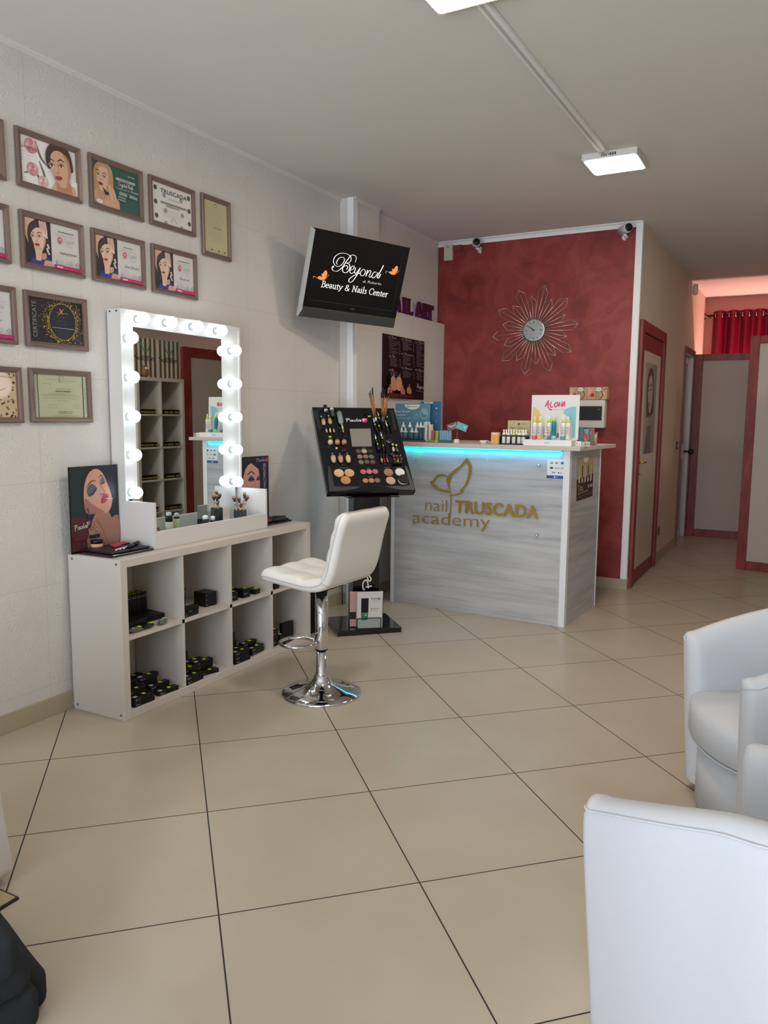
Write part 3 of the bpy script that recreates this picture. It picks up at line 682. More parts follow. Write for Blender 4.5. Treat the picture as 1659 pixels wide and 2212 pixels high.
def p_cidesco(A, w, h):
    A.rect(-w, -h, w, h, '#b9bb9c')
    for sx_ in (-1, 1):
        A.rect(sx_*.97*w, -h, sx_*.86*w, h, '#cfcfb4'); A.rect(sx_*.855*w, -h, sx_*.825*w, h, '#33384a')
        for k in range(9):
            y = (-.88+.22*k)*h; A.stroke([(sx_*.94*w, y-.008), (sx_*.94*w, y+.008), (sx_*.89*w, y+.008), (sx_*.89*w, y-.008), (sx_*.94*w, y-.008)], .0014, '#5a5c50', smooth=0)
            A.stroke([(sx_*.945*w, y+.009), (sx_*.885*w, y+.0135)], .001, '#5a5c50', smooth=0)
    A.ell(.02*w, .8*h, .013, .015, '#8d9078'); A.ell(.02*w, .8*h, .011, .013, '#b9bb9c'); A.fit('C', (.0*w, .76*h), (.045*w, .76*h), .008, '#4a4c3e')
    for x0, x1, y in ((-.6, -.15, .76), (.2, .62, .72), (-.7, -.35, .55), (.6, .78, .52), (-.5, .5, .1), (-.75, .8, .02), (-.7, .6, -.1), (-.2, .2, -.22), (-.55, -.2, -.42), (.4, .7, -.42), (-.6, -.2, -.55), (.35, .75, -.55), (-.4, .55, -.92)): A.lines(x0*w, x1*w, y*h, y*h, 1, '#6d6f5a', .0013, .1)
    A.pen('certificate', (-.25*w, .28*h), (.3*w, .28*h), .012, .0011, '#5a5c4a'); A.lines(-.28*w, .3*w, .22*h, .22*h, 1, '#3a3c32', .0045, 0)
    A.fit('CIDESCO', (-.22*w, -.82*h), (.3*w, -.82*h), .012, '#33352c')
def p_leopard(A, w, h):
    A.rect(-w, -h, w, h, '#c9b494'); R = random.Random(5)
    for k in range(110): A.ell(R.uniform(-.95, .95)*w, R.uniform(-.95, .9)*h, R.uniform(.003, .008), R.uniform(.003, .007), R.choice(['#5c4630', '#3c2c20', '#8a6c4a']), n=9)
    A.ell(.45*w, .45*h, .06, .062, '#e2c6ae'); A.ell(.45*w, .45*h, .052, .054, '#efdccb'); A.stroke([(.25*w, .3*h), (.45*w, .2*h), (.62*w, .3*h)], .002, '#7a5a4a')
    A.fit('NAIL TECHNICIAN', (.1*w, .78*h), (.85*w, .72*h), .010, '#6c5040'); A.ell(.1*w, -.88*h, .008, .008, '#2c221c'); A.ell(.1*w, -.88*h, .005, .005, '#c9b494')
FRS = [
 (2.457, 2.499, .335, .243, 'framed certificate with woman in updo beside pink roses, top row', p_roses),
 (2.842, 2.501, .335, .244, 'framed green certificate with blonde woman and script lettering', p_crystal_green),
 (3.223, 2.504, .338, .244, 'framed white certificate with dark dots and TRUSCADA heading', p_truscada),
 (3.568, 2.467, .245, .332, 'narrow upright framed cream certificate, rightmost in the top row', p_cream),
 (2.459, 2.160, .335, .241, 'framed certificate with woman in blue top, leftmost full one of second row', p_nails('Maquinaria')),
 (2.843, 2.164, .337, .241, 'framed certificate with woman in blue top, below the green certificate', p_nails('One Stroke')),
 (3.228, 2.165, .338, .243, 'framed certificate with woman in blue top, below the dotted TRUSCADA certificate', p_nails('Base Gel')),
 (2.463, 1.824, .335, .241, 'framed black certificate with gold glitter ring and CERTIFICATE down its side', p_gold),
 (2.471, 1.490, .337, .240, 'framed pale green diploma reading CIDESCO, lowest row', p_cidesco),
 (2.066, 2.500, .335, .243, 'framed certificate cut by left picture edge, topmost there', p_truscada),
 (2.072, 2.161, .335, .241, 'framed certificate with magenta strip cut by left edge, second row', p_nails('Nail')),
 (2.086, 1.825, .335, .242, 'framed certificate with magenta strip cut by left edge, beside the black gold one', p_nails('Livello')),
 (2.096, 1.488, .335, .240, 'framed leopard print certificate cut by left edge, lowest row', p_leopard)]
for y, z, w_, h_, lb, fn in FRS: framed(y, z, w_, h_, lb, fn)

# ------------------------------------------------------------------ television on its wall arm
tvo = Vector((-2.7, 4.571, 2.305)); tvr = Vector((.31, .736, -.015)).normalized(); tvu = Vector((.144, -.082+.02, .523)).normalized()
tvu = (tvu - tvr*tvu.dot(tvr)).normalized()
TVM = plane(tvo, tvr, tvu)
tv = thing('television', 'black flat television on wall arm showing Beyond Beauty & Nails Center', 'television', TVM)
TW, THh = .799, .549
MB().bx(-TW/2, TW/2, -THh/2, THh/2, -.018, -.004, M_BLK, .004).bx(-TW/2+.06, TW/2-.06, -THh/2+.03, THh/2-.04, -.055, -.018, M_BLK, .01).bx(-.28, .28, -.2, .18, -.085, -.05, M_BLK, .01).build('rear_casing', tv)
M_SIL = P('silver_plastic', '#c4c8c8', rough=.35, metal=.3); M_DG = P('dark_grey_plastic', '#3c3c3b', rough=.35)
MB().bx(-TW/2, TW/2, -THh/2+.066, THh/2, -.004, .001, P('gloss_bezel', '#030407', rough=.15), .002).build('bezel', tv)
MB().bx(-TW/2, TW/2, -THh/2, -THh/2+.066, -.006, .002, M_DG, .003).build('speaker_bar', tv)
MB().prism([(-TW/2-.002, THh/2), (-TW/2+.022, THh/2-.01), (-TW/2+.022, -THh/2+.045), (-TW/2-.002, -THh/2)], -.018, .003, M_SIL).build('left_side_strip', tv)
A = Art(TVM, base=.0013, step=.00008)
q = [A.px(*p) for p in ((690, 512), (870, 546), (848, 688-18), (668, 647))]
A.rect(-.355, -.175, .365, .235, '#020307', rough=.2)
Z6 = lambda x, y: (640+x*.14467, 540+y*.14467)
def zs(pts, w, col='#ffffff', **k): A.stroke([Z6(*p) for p in pts], w*.8, col, emit=.9, px=True, **k)
zs([(548, 245), (530, 275), (560, 312), (620, 312), (690, 250), (745, 170), (790, 110), (805, 85)], .0075, nib=.75)
zs([(612, 215), (598, 185), (635, 125), (690, 108), (718, 140), (690, 205), (630, 245), (575, 225), (553, 160), (590, 85), (680, 45), (780, 70), (818, 125), (795, 180), (742, 198)], .006, nib=.65)
zs([(742, 198), (790, 215), (795, 280), (745, 338), (693, 322), (692, 265), (735, 232), (768, 252), (750, 290)], .0075, nib=.6)
zs([(805, 90), (850, 73), (893, 108), (880, 182)], .004, nib=.3)
A.ell(*A.px(*Z6(547, 250)), .006, .006, '#ffffff', emit=.9)
zs([(805, 302), (850, 282), (862, 240), (830, 245), (798, 305), (812, 350), (862, 330)], .006, nib=.6)
zs([(885, 262), (868, 330), (890, 348), (945, 275)], .007, nib=.6)
zs([(955, 262), (905, 370), (835, 468), (790, 478), (785, 440), (850, 385), (955, 340)], .007, nib=.6)
zs([(990, 290), (955, 335), (965, 382), (1005, 375), (1028, 325), (1010, 290), (985, 292)], .006, nib=.6)
zs([(1062, 298), (1035, 392)], .008); zs([(1040, 370), (1090, 308), (1112, 322), (1085, 390), (1102, 405), (1135, 375)], .0065, nib=.5)
zs([(1195, 335), (1165, 328), (1128, 380), (1142, 418), (1182, 390), (1220, 335)], .0065, nib=.5); zs([(1300, 228), (1250, 325), (1205, 400), (1225, 417), (1258, 360)], .0085, nib=.6)
A.pen('di Roberta', Z6(985, 480), Z6(1265, 522), 34*.14467, 1.0, '#b9b9bb', .6, px=True)
SER = {'B': (.62, [[(.14,.0),(.14,.96)], [(.0,.96),(.3,.96),(.46,.8),(.4,.56),(.14,.52)], [(.14,.52),(.42,.5),(.56,.3),(.46,.06),(.24,0),(0,0)]]),
 'N': (.8, [[(0,.96),(.16,.96)], [(.14,0),(.14,.96)], [(.12,.96),(.62,.04)], [(.62,.0),(.62,.96)], [(.5,.96),(.74,.96)], [(.02,0),(.26,0)]]),
 'C': (.68, [[(.6,.7),(.58,.92),(.36,.98),(.1,.8),(.05,.4),(.2,.06),(.42,.0),(.62,.16)]]),
 'l': (.28, [[(.04,1.),(.12,1.),(.12,0)], [(.02,0),(.24,0)]]), 'i': (.28, [[(.04,.6),(.12,.6),(.12,0)], [(.02,0),(.24,0)], [(.12,.82),(.12,.88)]]),
 'n': (.58, [[(.02,.6),(.12,.6),(.12,0)], [(.12,.42),(.28,.6),(.42,.5),(.42,0)], [(.02,0),(.22,0)], [(.34,0),(.54,0)]]),
 'u': (.58, [[(.02,.6),(.12,.6),(.12,.12),(.24,0),(.42,.14)], [(.34,.6),(.42,.6),(.42,0),(.54,0)]]),
 'r': (.42, [[(.02,.6),(.12,.6),(.12,0)], [(.12,.4),(.24,.6),(.38,.56)], [(.02,0),(.24,0)]]),
 't': (.36, [[(.14,.78),(.14,.1),(.22,0),(.34,.06)], [(.0,.58),(.32,.58)]]),
 'a': (.5, [[(.06,.46),(.16,.6),(.34,.56),(.36,.1),(.46,.02)], [(.36,.36),(.12,.28),(.06,.12),(.16,0),(.36,.12)]]),
 'e': (.5, [[(.06,.34),(.42,.34),(.38,.54),(.24,.6),(.1,.5),(.05,.26),(.14,.04),(.28,0),(.42,.1)]]),
 's': (.42, [[(.34,.5),(.2,.6),(.08,.48),(.3,.26),(.32,.1),(.18,0),(.05,.1)]]),
 'y': (.54, [[(.04,.6),(.26,.04)], [(.46,.6),(.26,.04),(.14,-.24),(.02,-.24)], [(.36,.6),(.54,.6)], [(-.04,.6),(.14,.6)]])}
keep = {k: PEN[k] for k in SER if k in PEN}; PEN.update(SER)
A.pen('Beauty & Nails Center', Z6(362, 548), Z6(1352, 702), 96*.14467, 1.5, '#ffffff', .9, px=True, shear=.12, nib=.45, smooth=3)
for k in SER: PEN.pop(k)
PEN.update(keep); PEN.setdefault('l', (.24, [[(.12, 1.), (.1, 0)]]))
def bfly(polys, sts):
    for p in polys: A.poly([Z6(*q) for q in p], '#d8834a', emit=.8, px=True, smooth=3)
    for p in sts: zs(p, .003, '#d8834a')
bfly([[(368, 345), (385, 358), (400, 330), (430, 300), (446, 312), (455, 350), (440, 400), (410, 438), (385, 442), (375, 395)], [(308, 405), (340, 388), (366, 398), (388, 444), (345, 440)]], [[(245, 388), (270, 395), (310, 420), (360, 442), (410, 438), (450, 405), (476, 368)], [(245, 388), (248, 425)]])
bfly([[(1422, 268), (1440, 290), (1468, 252), (1500, 235), (1508, 282), (1488, 330), (1445, 366), (1425, 340)], [(1380, 325), (1415, 318), (1440, 366), (1400, 355)]], [[(1328, 350), (1325, 318), (1360, 322), (1400, 352), (1450, 366), (1500, 335), (1530, 298)]])
A.M = Matrix(TVM); sc = A.build('screen_picture', tv); 
# screen frame hints
A2 = Art(TVM, base=.0016); g = '#1d2430'
for a_, b_ in (((202, 740), (1435, 912)), ((1435, 912), (1592, 50))): A2.stroke([Z6(*a_), Z6(*b_)], .005, g, px=True, smooth=0)
A2.fit('beSF', Z6(805, 885), Z6(868, 892), 14*.14467, '#9a9c9e', px=True); A2.build('bezel_lines', tv)
arm = MB(); inv = TVM.inverted()
arm.tube([inv @ Vector(p) for p in ((-3.03, 4.60, 2.33), (-2.93, 4.55, 2.33), (-2.80, 4.60, 2.33), tvo-(TVM.to_3x3() @ Vector((0, 0, 1)))*.08)], .016, M_BLK, 8)
arm.box(inv @ Vector((-3.02, 4.60, 2.33)), (.03, .03, .03), M_BLK).build('wall_arm', tv)

# NAIL ART block letters on the ledge
def letter(ch, u0, u1, h, lb):
    pa, pb = PX(u0, 690, -2.95), PX(u1, 690, -2.95); y = pa.y; fy = (pb.y-pa.y)/({'N': .74, 'A': .8, 'I': .36, 'L': .66, 'R': .76, 'T': .68}[ch]*h)*.9
    D = {'N': [(0, .12, 0, 1), (.62, .74, 0, 1), ('d', (.04, 1), (.7, 0), .15)], 'A': [('d', (.36, 1), (.08, .04), .14), ('d', (.38, 1), (.66, .04), .18), (.18, .56, .3, .4), (-.04, .22, 0, .07), (.5, .8, 0, .07)],
         'I': [(.1, .26, 0, 1), (0, .36, .93, 1), (0, .36, 0, .07)], 'L': [(.1, .26, 0, 1), (0, .36, .93, 1), (0, .66, 0, .08), (.58, .66, 0, .28)],
         'R': [(.1, .26, 0, 1), (0, .3, .93, 1), (0, .36, 0, .07), (.2, .5, .9, 1), (.2, .5, .45, .55), (.48, .64, .52, .93), ('d', (.36, .5), (.62, .03), .16), (.5, .76, 0, .07)],
         'T': [(.26, .42, 0, 1), (0, .68, .91, 1), (0, .07, .74, 1), (.61, .68, .74, 1), (.16, .52, 0, .07)]}[ch]
    mb = MB(); i = 0
    for q in D:
        i += 1; e = i*.0004
        if q[0] == 'd':
            (xa, za), (xb, zb), wd = q[1:]; mb.prism([((xa-wd/2)*h, za*h), ((xa+wd/2)*h, za*h), ((xb+wd/2)*h, zb*h), ((xb-wd/2)*h, zb*h)], -.012-e, .012+e, M_BURG)
        else: mb.bx(q[0]*h, q[1]*h, q[2]*h, q[3]*h, -.012-e, .012+e, M_BURG)
    return one('block_letter', lb, 'sign letter', mb, plane((-2.95, y, 2.241), (0, 1, 0), (0, 0, 1)) @ Matrix.Diagonal((fy, 1, 1, 1)), 'NAIL ART block letters on the wall ledge')
M_BURG = P('burgundy_letter_board', '#4a0c24', rough=.55)
LY = [('N', 826, 848, 'burgundy block letter N on ledge, hidden behind the television'), ('A', 850, 868, 'burgundy block letter A beside the television edge'), ('I', 869.5, 878, 'burgundy block letter I on wall ledge'), ('L', 879.5, 891, 'burgundy block letter L on wall ledge'), ('A', 898, 912.5, 'burgundy block letter A starting the word ART'), ('R', 912.5, 924, 'burgundy block letter R on wall ledge'), ('T', 922.5, 935.5, 'burgundy block letter T at the right end of the ledge')]
for ch, u0, u1, lb in LY: letter(ch, u0, u1, .135, lb)
one('led_strip', 'violet glowing strip behind the block letters on the ledge', 'light strip', MB().bx(-2.99, -2.982, 5.32, 6.3, 2.241, 2.247, M_VIOLET))

# price poster on the lower wall
M = plane((-2.926, 5.735, 1.805), (0, 1, 0), (0, 0, 1)); pp = thing('price_poster', 'black price list poster with pink bottles, on ledge wall under television', 'poster', M)
MB().bx(-.373, .373, -.246, .246, 0, .003, M_BLKCARD).build('backing', pp)
A = Art(M, base=.0032); Z = lambda x, y: (620+x*.217, 420+y*.217)
hd = [(1005, 1415, 1085), (1135, 1435, 1235), (1270, 1465, 1375), (1005, 1600, 1070), (1130, 1580, 1250), (1130, 1720, 1235), (1265, 1740, 1365), (1005, 1740, 1050)]
for x, y, x2 in hd: A.pen('Il Benessere'[:max(5, (x2-x)//12)], Z(x, y+12), Z(x2, y+12+(x2-x)*.17), 22*.217, .8, '#b9aeb0', px=True)
def col(x0, x1, y0, y1, n):
    for i in range(n):
        y = y0+(y1-y0)*i/(n-1); L = (x1-x0)*random.uniform(.4, .9); A.stroke([Z(x0, y), Z(x0+L, y+L*.17)], .0035, '#76686e', px=True, smooth=0)
        A.stroke([Z(x1-8, y+(x1-x0)*.17), Z(x1, y+(x1-x0)*.17)], .0035, '#8a7c80', px=True, smooth=0)
for a_ in ((1003, 1110, 1445, 1575, 9), (1135, 1248, 1460, 1545, 8), (1270, 1368, 1490, 1710, 15), (1003, 1108, 1625, 1700, 6), (1130, 1245, 1610, 1690, 6), (1130, 1240, 1755, 1815, 5), (1265, 1360, 1765, 1840, 6), (1003, 1105, 1765, 1800, 4)): col(*a_)
for x, y, rx, ry, c_ in ((1035, 1880, 26, 60, '#c98f6d'), (1090, 1882, 26, 60, '#cf9876'), (995, 1950, 20, 28, '#b97858'), (1125, 1955, 20, 28, '#b97c5c'), (1188, 1950, 20, 28, '#c08058')):
    A.poly([Z(x-rx, y-ry), Z(x+rx*.5, y-ry+4), Z(x+rx, y), Z(x+rx, y+ry+6), Z(x-rx, y+ry)], c_, px=True, smooth=3); A.stroke([Z(x, y-ry), Z(x, y-ry-30)], .008, '#e0b89c', px=True, smooth=0)
A.poly([Z(985, 1970), Z(1240, 2010), Z(1240, 2028), Z(985, 2020)], '#5a1c16', px=True)
A.pen('Beyond', Z(1262, 1925), Z(1340, 1940), 42*.217, 1.0, '#c9c0c2', px=True); A.stroke([Z(1255, 1955), Z(1350, 1970)], .003, '#9a8f92', px=True, smooth=0)
A.build('printed_list', pp)

# ------------------------------------------------------------------ red wall: clock, cameras, siren, electric panel
ck = thing('sunburst_clock', 'round silver clock in a large wire sunburst on red wall', 'clock', BW(-2.089, 2.150))
M_WIRE = P('rose_wire', '#d8c6c0', rough=.35, metal=.7)
mb = MB(); R = random.Random(4)
for k in range(20):
    a = 2*PI*k/20+.10; long_ = k % 2 == 0; L = .375 if long_ else .29; wd = .042 if long_ else .036
    ca, sa = math.cos(a), math.sin(a)
    def q(rr, t_): return (rr*ca-t_*sa, rr*sa+t_*ca, .012 if long_ else .02)
    for t_ in (-wd, 0, wd):
        mb.tube([q(.06, t_*.35), q(L-.055 if t_ else L, t_)], 0.0026, M_WIRE, 5)
    mb.tube([q(L-.055, -wd), q(L, 0), q(L-.055, wd)], 0.0026, M_WIRE, 5)
mb.build('wire_rays', ck)
MB().lathe([(.092, .004), (.097, .02), (.094, .028), (.088, .03)], M_STEEL, 48).build('clock_case', ck)
A = Art(Matrix.Identity(4), base=.0305)
tcm = P('brushed_dial', '#c9cdcc', rough=.22, metal=.75)
A.ell(0, 0, .088, .088, tcm, n=48)
for k in range(12):
    a = PI/6*k; r0 = .062 if k % 3 else .056; A.stroke([(r0*math.sin(a), r0*math.cos(a)), (.076*math.sin(a), .076*math.cos(a))], .003 if k % 3 else .005, '#26282a', smooth=0)
A.build('dial', ck)
MB().tube([(0, 0, .036), (-.022, .020, .036)], .003, M_BLK).tube([(0, 0, .039), (-.05, .038, .039)], .002, M_BLK).lathe([(.006, .031), (.006, .042), (0, .043)], M_BLK, 10).build('hands', ck)
def cctv(M, label):
    c_ = thing('security_camera', label, 'security camera', M)
    MB().lathe([(.034, -.07), (.036, .05), (.033, .06)], M_WHITE2, 20, RX(PI/2)).build('housing', c_)
    MB().lathe([(.031, .061), (.029, .066), (.012, .06), (.010, .062), (0, .062)], M_BLK, 20, RX(PI/2)).build('lens', c_)
    MB().lathe([(.03, 0), (.03, .012), (.012, .016)], M_WHITE2, 16, T(.05, .10, -.035) @ RX(PI/2)).tube([(.05, .09, -.035), (.04, .04, -.05), (.0, .02, -.03)], .011, M_WHITE2).build('bracket', c_)
cctv(T(-1.352, 6.43, 2.885) @ RZ(math.radians(38)), 'white bullet camera at the top right corner of the red wall')
cctv(T(-2.60, 6.43, 2.895) @ RZ(math.radians(25)), 'white bullet camera at the top left of the red wall')
one('alarm_sensor', 'cream box sensor at top left corner of the red wall', 'alarm sensor', MB().bx(-2.93, -2.85, 6.49, 6.529, 2.79, 2.93, P('aged_cream_plastic', '#c9c2ae', rough=.4), .006).bx(-2.90, -2.88, 6.489, 6.491, 2.90, 2.905, M_BLK))
one('junction_box', 'red painted junction box beside the cream sensor', 'junction box', MB().bx(-2.845, -2.765, 6.505, 6.529, 2.87, H-.04, M_RED, .003))
one('cover_plate', 'red painted square cover plate below the cream sensor', 'cover plate', MB().bx(-2.93, -2.815, 6.524, 6.529, 2.63, 2.76, M_RED, .002))
ep = thing('electric_panel', 'white wall box with smoked black window on the red wall', 'electric panel', (-1.60, 6.53, 1.45))
MB().bx(-.145, .145, -.085, 0, -.115, .115, P('panel_white_plastic', '#d6d2ca', rough=.4), .006).build('housing', ep)
MB().bx(-.13, .125, -.091, -.085, -.052, .062, P('smoked_window', '#0a0c0e', rough=.08), .002).build('smoked_window', ep)
MB().lathe([(.006, 0), (.006, .004)], M_STEEL, 10, T(.1, -.091, .035) @ RX(PI/2)).build('lock', ep)
# pop style gift boxes on the panel
for i, (x0, x1) in enumerate(((-1.745, -1.60), (-1.598, -1.44))):
    g = thing('printed_gift_box', ('left' if i == 0 else 'right')+' comic style printed gift box on top of the wall box', 'box', (0, 0, 0), 'comic style gift boxes on the wall box')
    MB().bx(x0, x1, 6.44, 6.525, 1.567, 1.667, P('box_tan', '#c6a07c', rough=.5), .001).build('carton', g)
    A = Art(plane((x0, 6.4395, 1.567), (1, 0, 0), (0, 0, 1))); w_ = x1-x0
    A.rect(0, 0, w_, .1, '#c49a78'); A.poly([(0, .02), (.03, .05), (.035, .08), (0, .1)], '#d8a88c'); A.poly([(.02, .03), (.045, .055), (.06, .03), (.04, .02)], '#a8202c', smooth=2)
    A.rect(.072, 0, .1, .1, '#a68f5e'); A.stroke([(.1, .0), (.125, .035), (.11, .07), (.12, .1)], .006, '#1c1614'); A.stroke([(.07, .0), (.068, .1)], .003, '#8c3c2c', smooth=0)
    A.ell(.09, .08, .026, .017, '#b8c0bc'); A.ell(.09, .08, .022, .0135, '#dfe4e0'); A.lines(.074, .106, .08, .08, 1, '#55605c', .004, 0)
    if i: A.poly([(.13, .045), (.145, .06), (.156, .05), (.145, .042)], '#f0ece8'); A.ell(.146, .051, .005, .005, '#26303c', n=10); A.stroke([(.125, .075), (.155, .09)], .005, '#1c1614', smooth=0)
    A.mb.v = [v for v in A.mb.v]; A.M = None
    M = plane((x0, 6.4395, 1.567), (1, 0, 0), (0, 0, 1)); o = A.build('printed_front', g); o.matrix_local = M
# corridor bits
s_ = thing('motion_sensor', 'small white motion sensor high on the corridor wall', 'motion sensor', (XC, 9.37, 2.84))
MB().bx(0, .008, -.04, .04, -.08, .08, M_PAINT).build('base_plate', s_); MB().box((.06, .0, .0), (.05, .06, .12), M_PAINT, .02, RZ(.3), 3).tube([(0, 0, -.02), (.05, 0, -.02)], .01, M_PAINT).build('sensor_head', s_)
one('light_switch', 'dark light switch on corridor wall before the white door', 'light switch', MB().bx(XC, XC+.008, 8.98, 9.08, 1.09, 1.17, M_BLK, .002).bx(XC+.008, XC+.012, 9.01, 9.05, 1.11, 1.15, P('switch_white', '#cfcac0')))
one('wall_socket', 'small socket low on corridor wall near the red door', 'wall socket', MB().bx(XC, XC+.008, 8.02, 8.1, .26, .34, P('socket_grey', '#6a625a'), .002))
dp = thing('door_poster', 'grey portrait poster of a woman stuck on the red framed door', 'poster', plane((XC+.0165, 7.16, 1.50), (0, 1, 0), (0, 0, 1)))
A = Art(Matrix.Identity(4)); A.rect(-.27, -.39, .27, .39, '#a89c92'); A.rect(.05, -.39, .27, .39, '#8f8580'); A.poly([(-.2, -.39), (-.1, -.15), (.05, -.1), (.12, -.39)], '#6e6460')
face(A, -.02, .14, .36, .1, skin='#b5a89e', hair='#4e4642', lips='#8a6a68', shade='#938880', neck=True); A.build('print', dp)

# ------------------------------------------------------------------ low cube shelf along the left wall
CT = .755
cab = thing('cube_shelf', 'long low white cube shelf unit against the left wall', 'shelf unit', (-2.865, 3.23, 0))
CM = T(2.865, -3.23, 0)
mb = MB(CM); x0, x1, y0, y1 = -3.02, -2.68, 2.462, 3.995
mb.bx(x0, x1, y0, y0+.04, 0, CT, M_WHITE, .002).bx(x0, x1, y1-.04, y1, 0, CT, M_WHITE, .002)
mb.bx(x0, x1, y0+.04, y1-.04, CT-.038, CT, M_WHITE, .002).bx(x0, x1, y0+.04, y1-.04, 0, .042, M_WHITE, .002)
cw = (y1-y0-.08-3*.018)/4
for i in (1, 2, 3): mb.bx(x0+.01, x1-.003, y0+.04+i*cw+(i-1)*.018, y0+.04+i*(cw+.018), .042, CT-.038, M_WHITE)
mb.bx(x0+.01, x1-.003, y0+.04, y1-.04, .374, .393, M_WHITE)
mb.build('carcass', cab)
MB(CM).bx(x0-.008, x0, y0+.005, y1-.005, .01, CT-.005, M_WHITE).build('back_panel', cab)
for x in (-2.705, -2.995):
    for z in (.025, CT-.02): MB(CM).lathe([(.006, 0), (.006, .0015)], P('screw_grey', '#6d6a66', rough=.4), 10, T(x, y0, z) @ RX(PI/2)).build('screw', cab)
SH, SB = .393, .042
def cell_y(i): return y0+.04+i*(cw+.018), y0+.04+i*(cw+.018)+cw
M_BOX = P('black_carton', '#08090c', rough=.42, spec=.4); M_STK = P('white_sticker', '#b8bcbc', rough=.5)
def carton(dx, dy, dz, lime=True, white=False, side=False):
    r = thing('cosmetic_box', 'black cosmetic box', 'box', (0, 0, 0)); MB().bx(-dx/2, dx/2, -dy/2, dy/2, 0, dz, M_BOX, .0008, seg=1).build('carton', r)
    if lime:
        if side: MB().bx(dx/2, dx/2+.0005, dy*.1, dy*.1+.018, dz*.35, dz*.35+.012, M_LIME).build('price_sticker', r)
        else: MB().bx(-dx*.25, dx*.25, dy*.05, dy*.05+.017, dz, dz+.0005, M_LIME).build('price_sticker', r)
    if white: MB().bx(-dx*.2, dx*.3, -dy*.42, -dy*.42+.02, dz, dz+.0005, M_STK).build('barcode_label', r)
    if dy > .05 or dz > .06:
        A = Art(Matrix.Identity(4)); zc = dz*.85 if dz > .06 else dz*.5
        A.pen('Pa', (-dy*.42, zc-.004), (-dy*.42+.012, zc-.004), .006, .0012, '#b4b4b8', smooth=2, nib=0); A.stroke([(-dy*.42+.013, zc-.002), (-dy*.42+.02, zc-.001)], .001, '#b4b4b8', smooth=0); A.rect(-dy*.42+.021, zc-.005, -dy*.42+.0255, zc+.003, '#b84a78')
        o = A.build('brand_mark', r); o.matrix_local = plane((dx/2+.0003, 0, 0), (0, 1, 0), (0, 0, 1))
    return r
def drop(root): 
    for c_ in list(root.children): bpy.data.objects.remove(c_)
    bpy.data.objects.remove(root)
def pile(proto, spots, label, group):
    """spots: (x, y, z, rot degrees)"""
    for x, y, z, a in spots: dup(proto, T(x, y, z) @ RZ(math.radians(a)), label, group)
tall = carton(.03, .03, .13, True); flat = carton(.036, .125, .022, True, True); flatp = carton(.036, .125, .022, False, True); small = carton(.045, .05, .028, True); mid = carton(.05, .055, .05, True)
# upper first cubby
pile(tall, [(-2.905-.034*j, 2.640+.033*i, SH, 0) for i in range(6) for j in range(2) if i > 1], 'tall narrow black box standing at the back of the upper leftmost cubby', 'tall boxes in the upper leftmost cubby')
for (sx_, sy_, dz, x, y, z, a, lb) in ((.13, .13, .028, -2.855, 2.775, SH, -8, 'wide flat black palette box lying right of the tall boxes'), (.12, .15, .045, -2.80, 2.60, SH, 4, 'large flat black box lying in front of the tall boxes')):
    one('palette_box', lb, 'box', MB().bx(-sx_/2, sx_/2, -sy_/2, sy_/2, 0, dz, M_BOX, .001), T(x, y, z) @ RZ(math.radians(a)), 'flat boxes in the upper leftmost cubby')
M_BAG = P('plastic_sachet', '#5b5d5e', rough=.15, coat=.6)
for i, (y, lb) in enumerate(((2.575, 'small plastic sachet with lime sticker at front left edge of upper leftmost cubby'), (2.655, 'dark plastic sachet in the middle of the upper leftmost cubby front'), (2.755, 'plastic sachet with lime sticker at the right of the upper leftmost cubby front'))):
    g = thing('plastic_sachet', lb, 'sachet', T(-2.718, y, SH) @ RZ(math.radians((-6, 5, 24)[i])))
    b = bmesh.new(); bmesh.ops.create_uvsphere(b, u_segments=14, v_segments=9, radius=1); R = random.Random(i)
    for v in b.verts: k = 1+.18*R.uniform(-1, 1); v.co = Vector((v.co.x*.02*k, v.co.y*.042*k, max(-.0105, v.co.z*.012*k)+.0105))
    MB().bm(b, M_BAG if i != 1 else P('dark_sachet', '#17181a', rough=.2, coat=.5)).build('sachet', g)
    MB().box((.0, .022, .022), (.02, .018, .002), M_LIME).build('price_sticker', g)
    MB().box((.0, -.012, .0215), (.014, .014, .003), M_STK if i != 1 else M_BOX).build('label_tag', g)
# upper second cubby
a_, b_ = cell_y(1)
pile(tall, [(-2.79, 2.962, SH, 0)], 'tall narrow black box standing alone in upper second cubby', 'tall box in the upper second cubby')
one('stacked_box', 'square black box with three dots in the upper second cubby', 'box', MB().bx(-.045, .045, -.04, .04, 0, .075, M_BOX, .001).bx(.0452, .0457, -.034, -.03, .01, .014, M_STK).bx(.0452, .0457, -.034, -.03, .035, .039, M_STK).bx(.0452, .0457, -.034, -.03, .06, .064, M_STK), T(-2.795, 3.150, SH) @ RZ(math.radians(-6)))
pile(flat, [(-2.712, 2.925, SH, 3)], 'long flat black box with stickers at front of upper second cubby', 'flat box low in the upper second cubby')
pile(flatp, [(-2.728, 2.935, SH+.0225, -9)], 'flat black box lying across another in upper second cubby', 'flat box on top in the upper second cubby')
# upper third cubby
pile(mid, [(-2.74, 3.30, SH, 0), (-2.80, 3.305, SH, 3), (-2.80, 3.365, SH, 0), (-2.735, 3.400, SH, -4)], 'cube shaped black box with lime sticker in the upper third cubby', 'cube boxes in the upper third cubby')
pile(small, [(-2.735, 3.500, SH, 6), (-2.79, 3.51, SH, 4)], 'low black box with lime sticker at right of upper third cubby', 'low boxes in the upper third cubby')
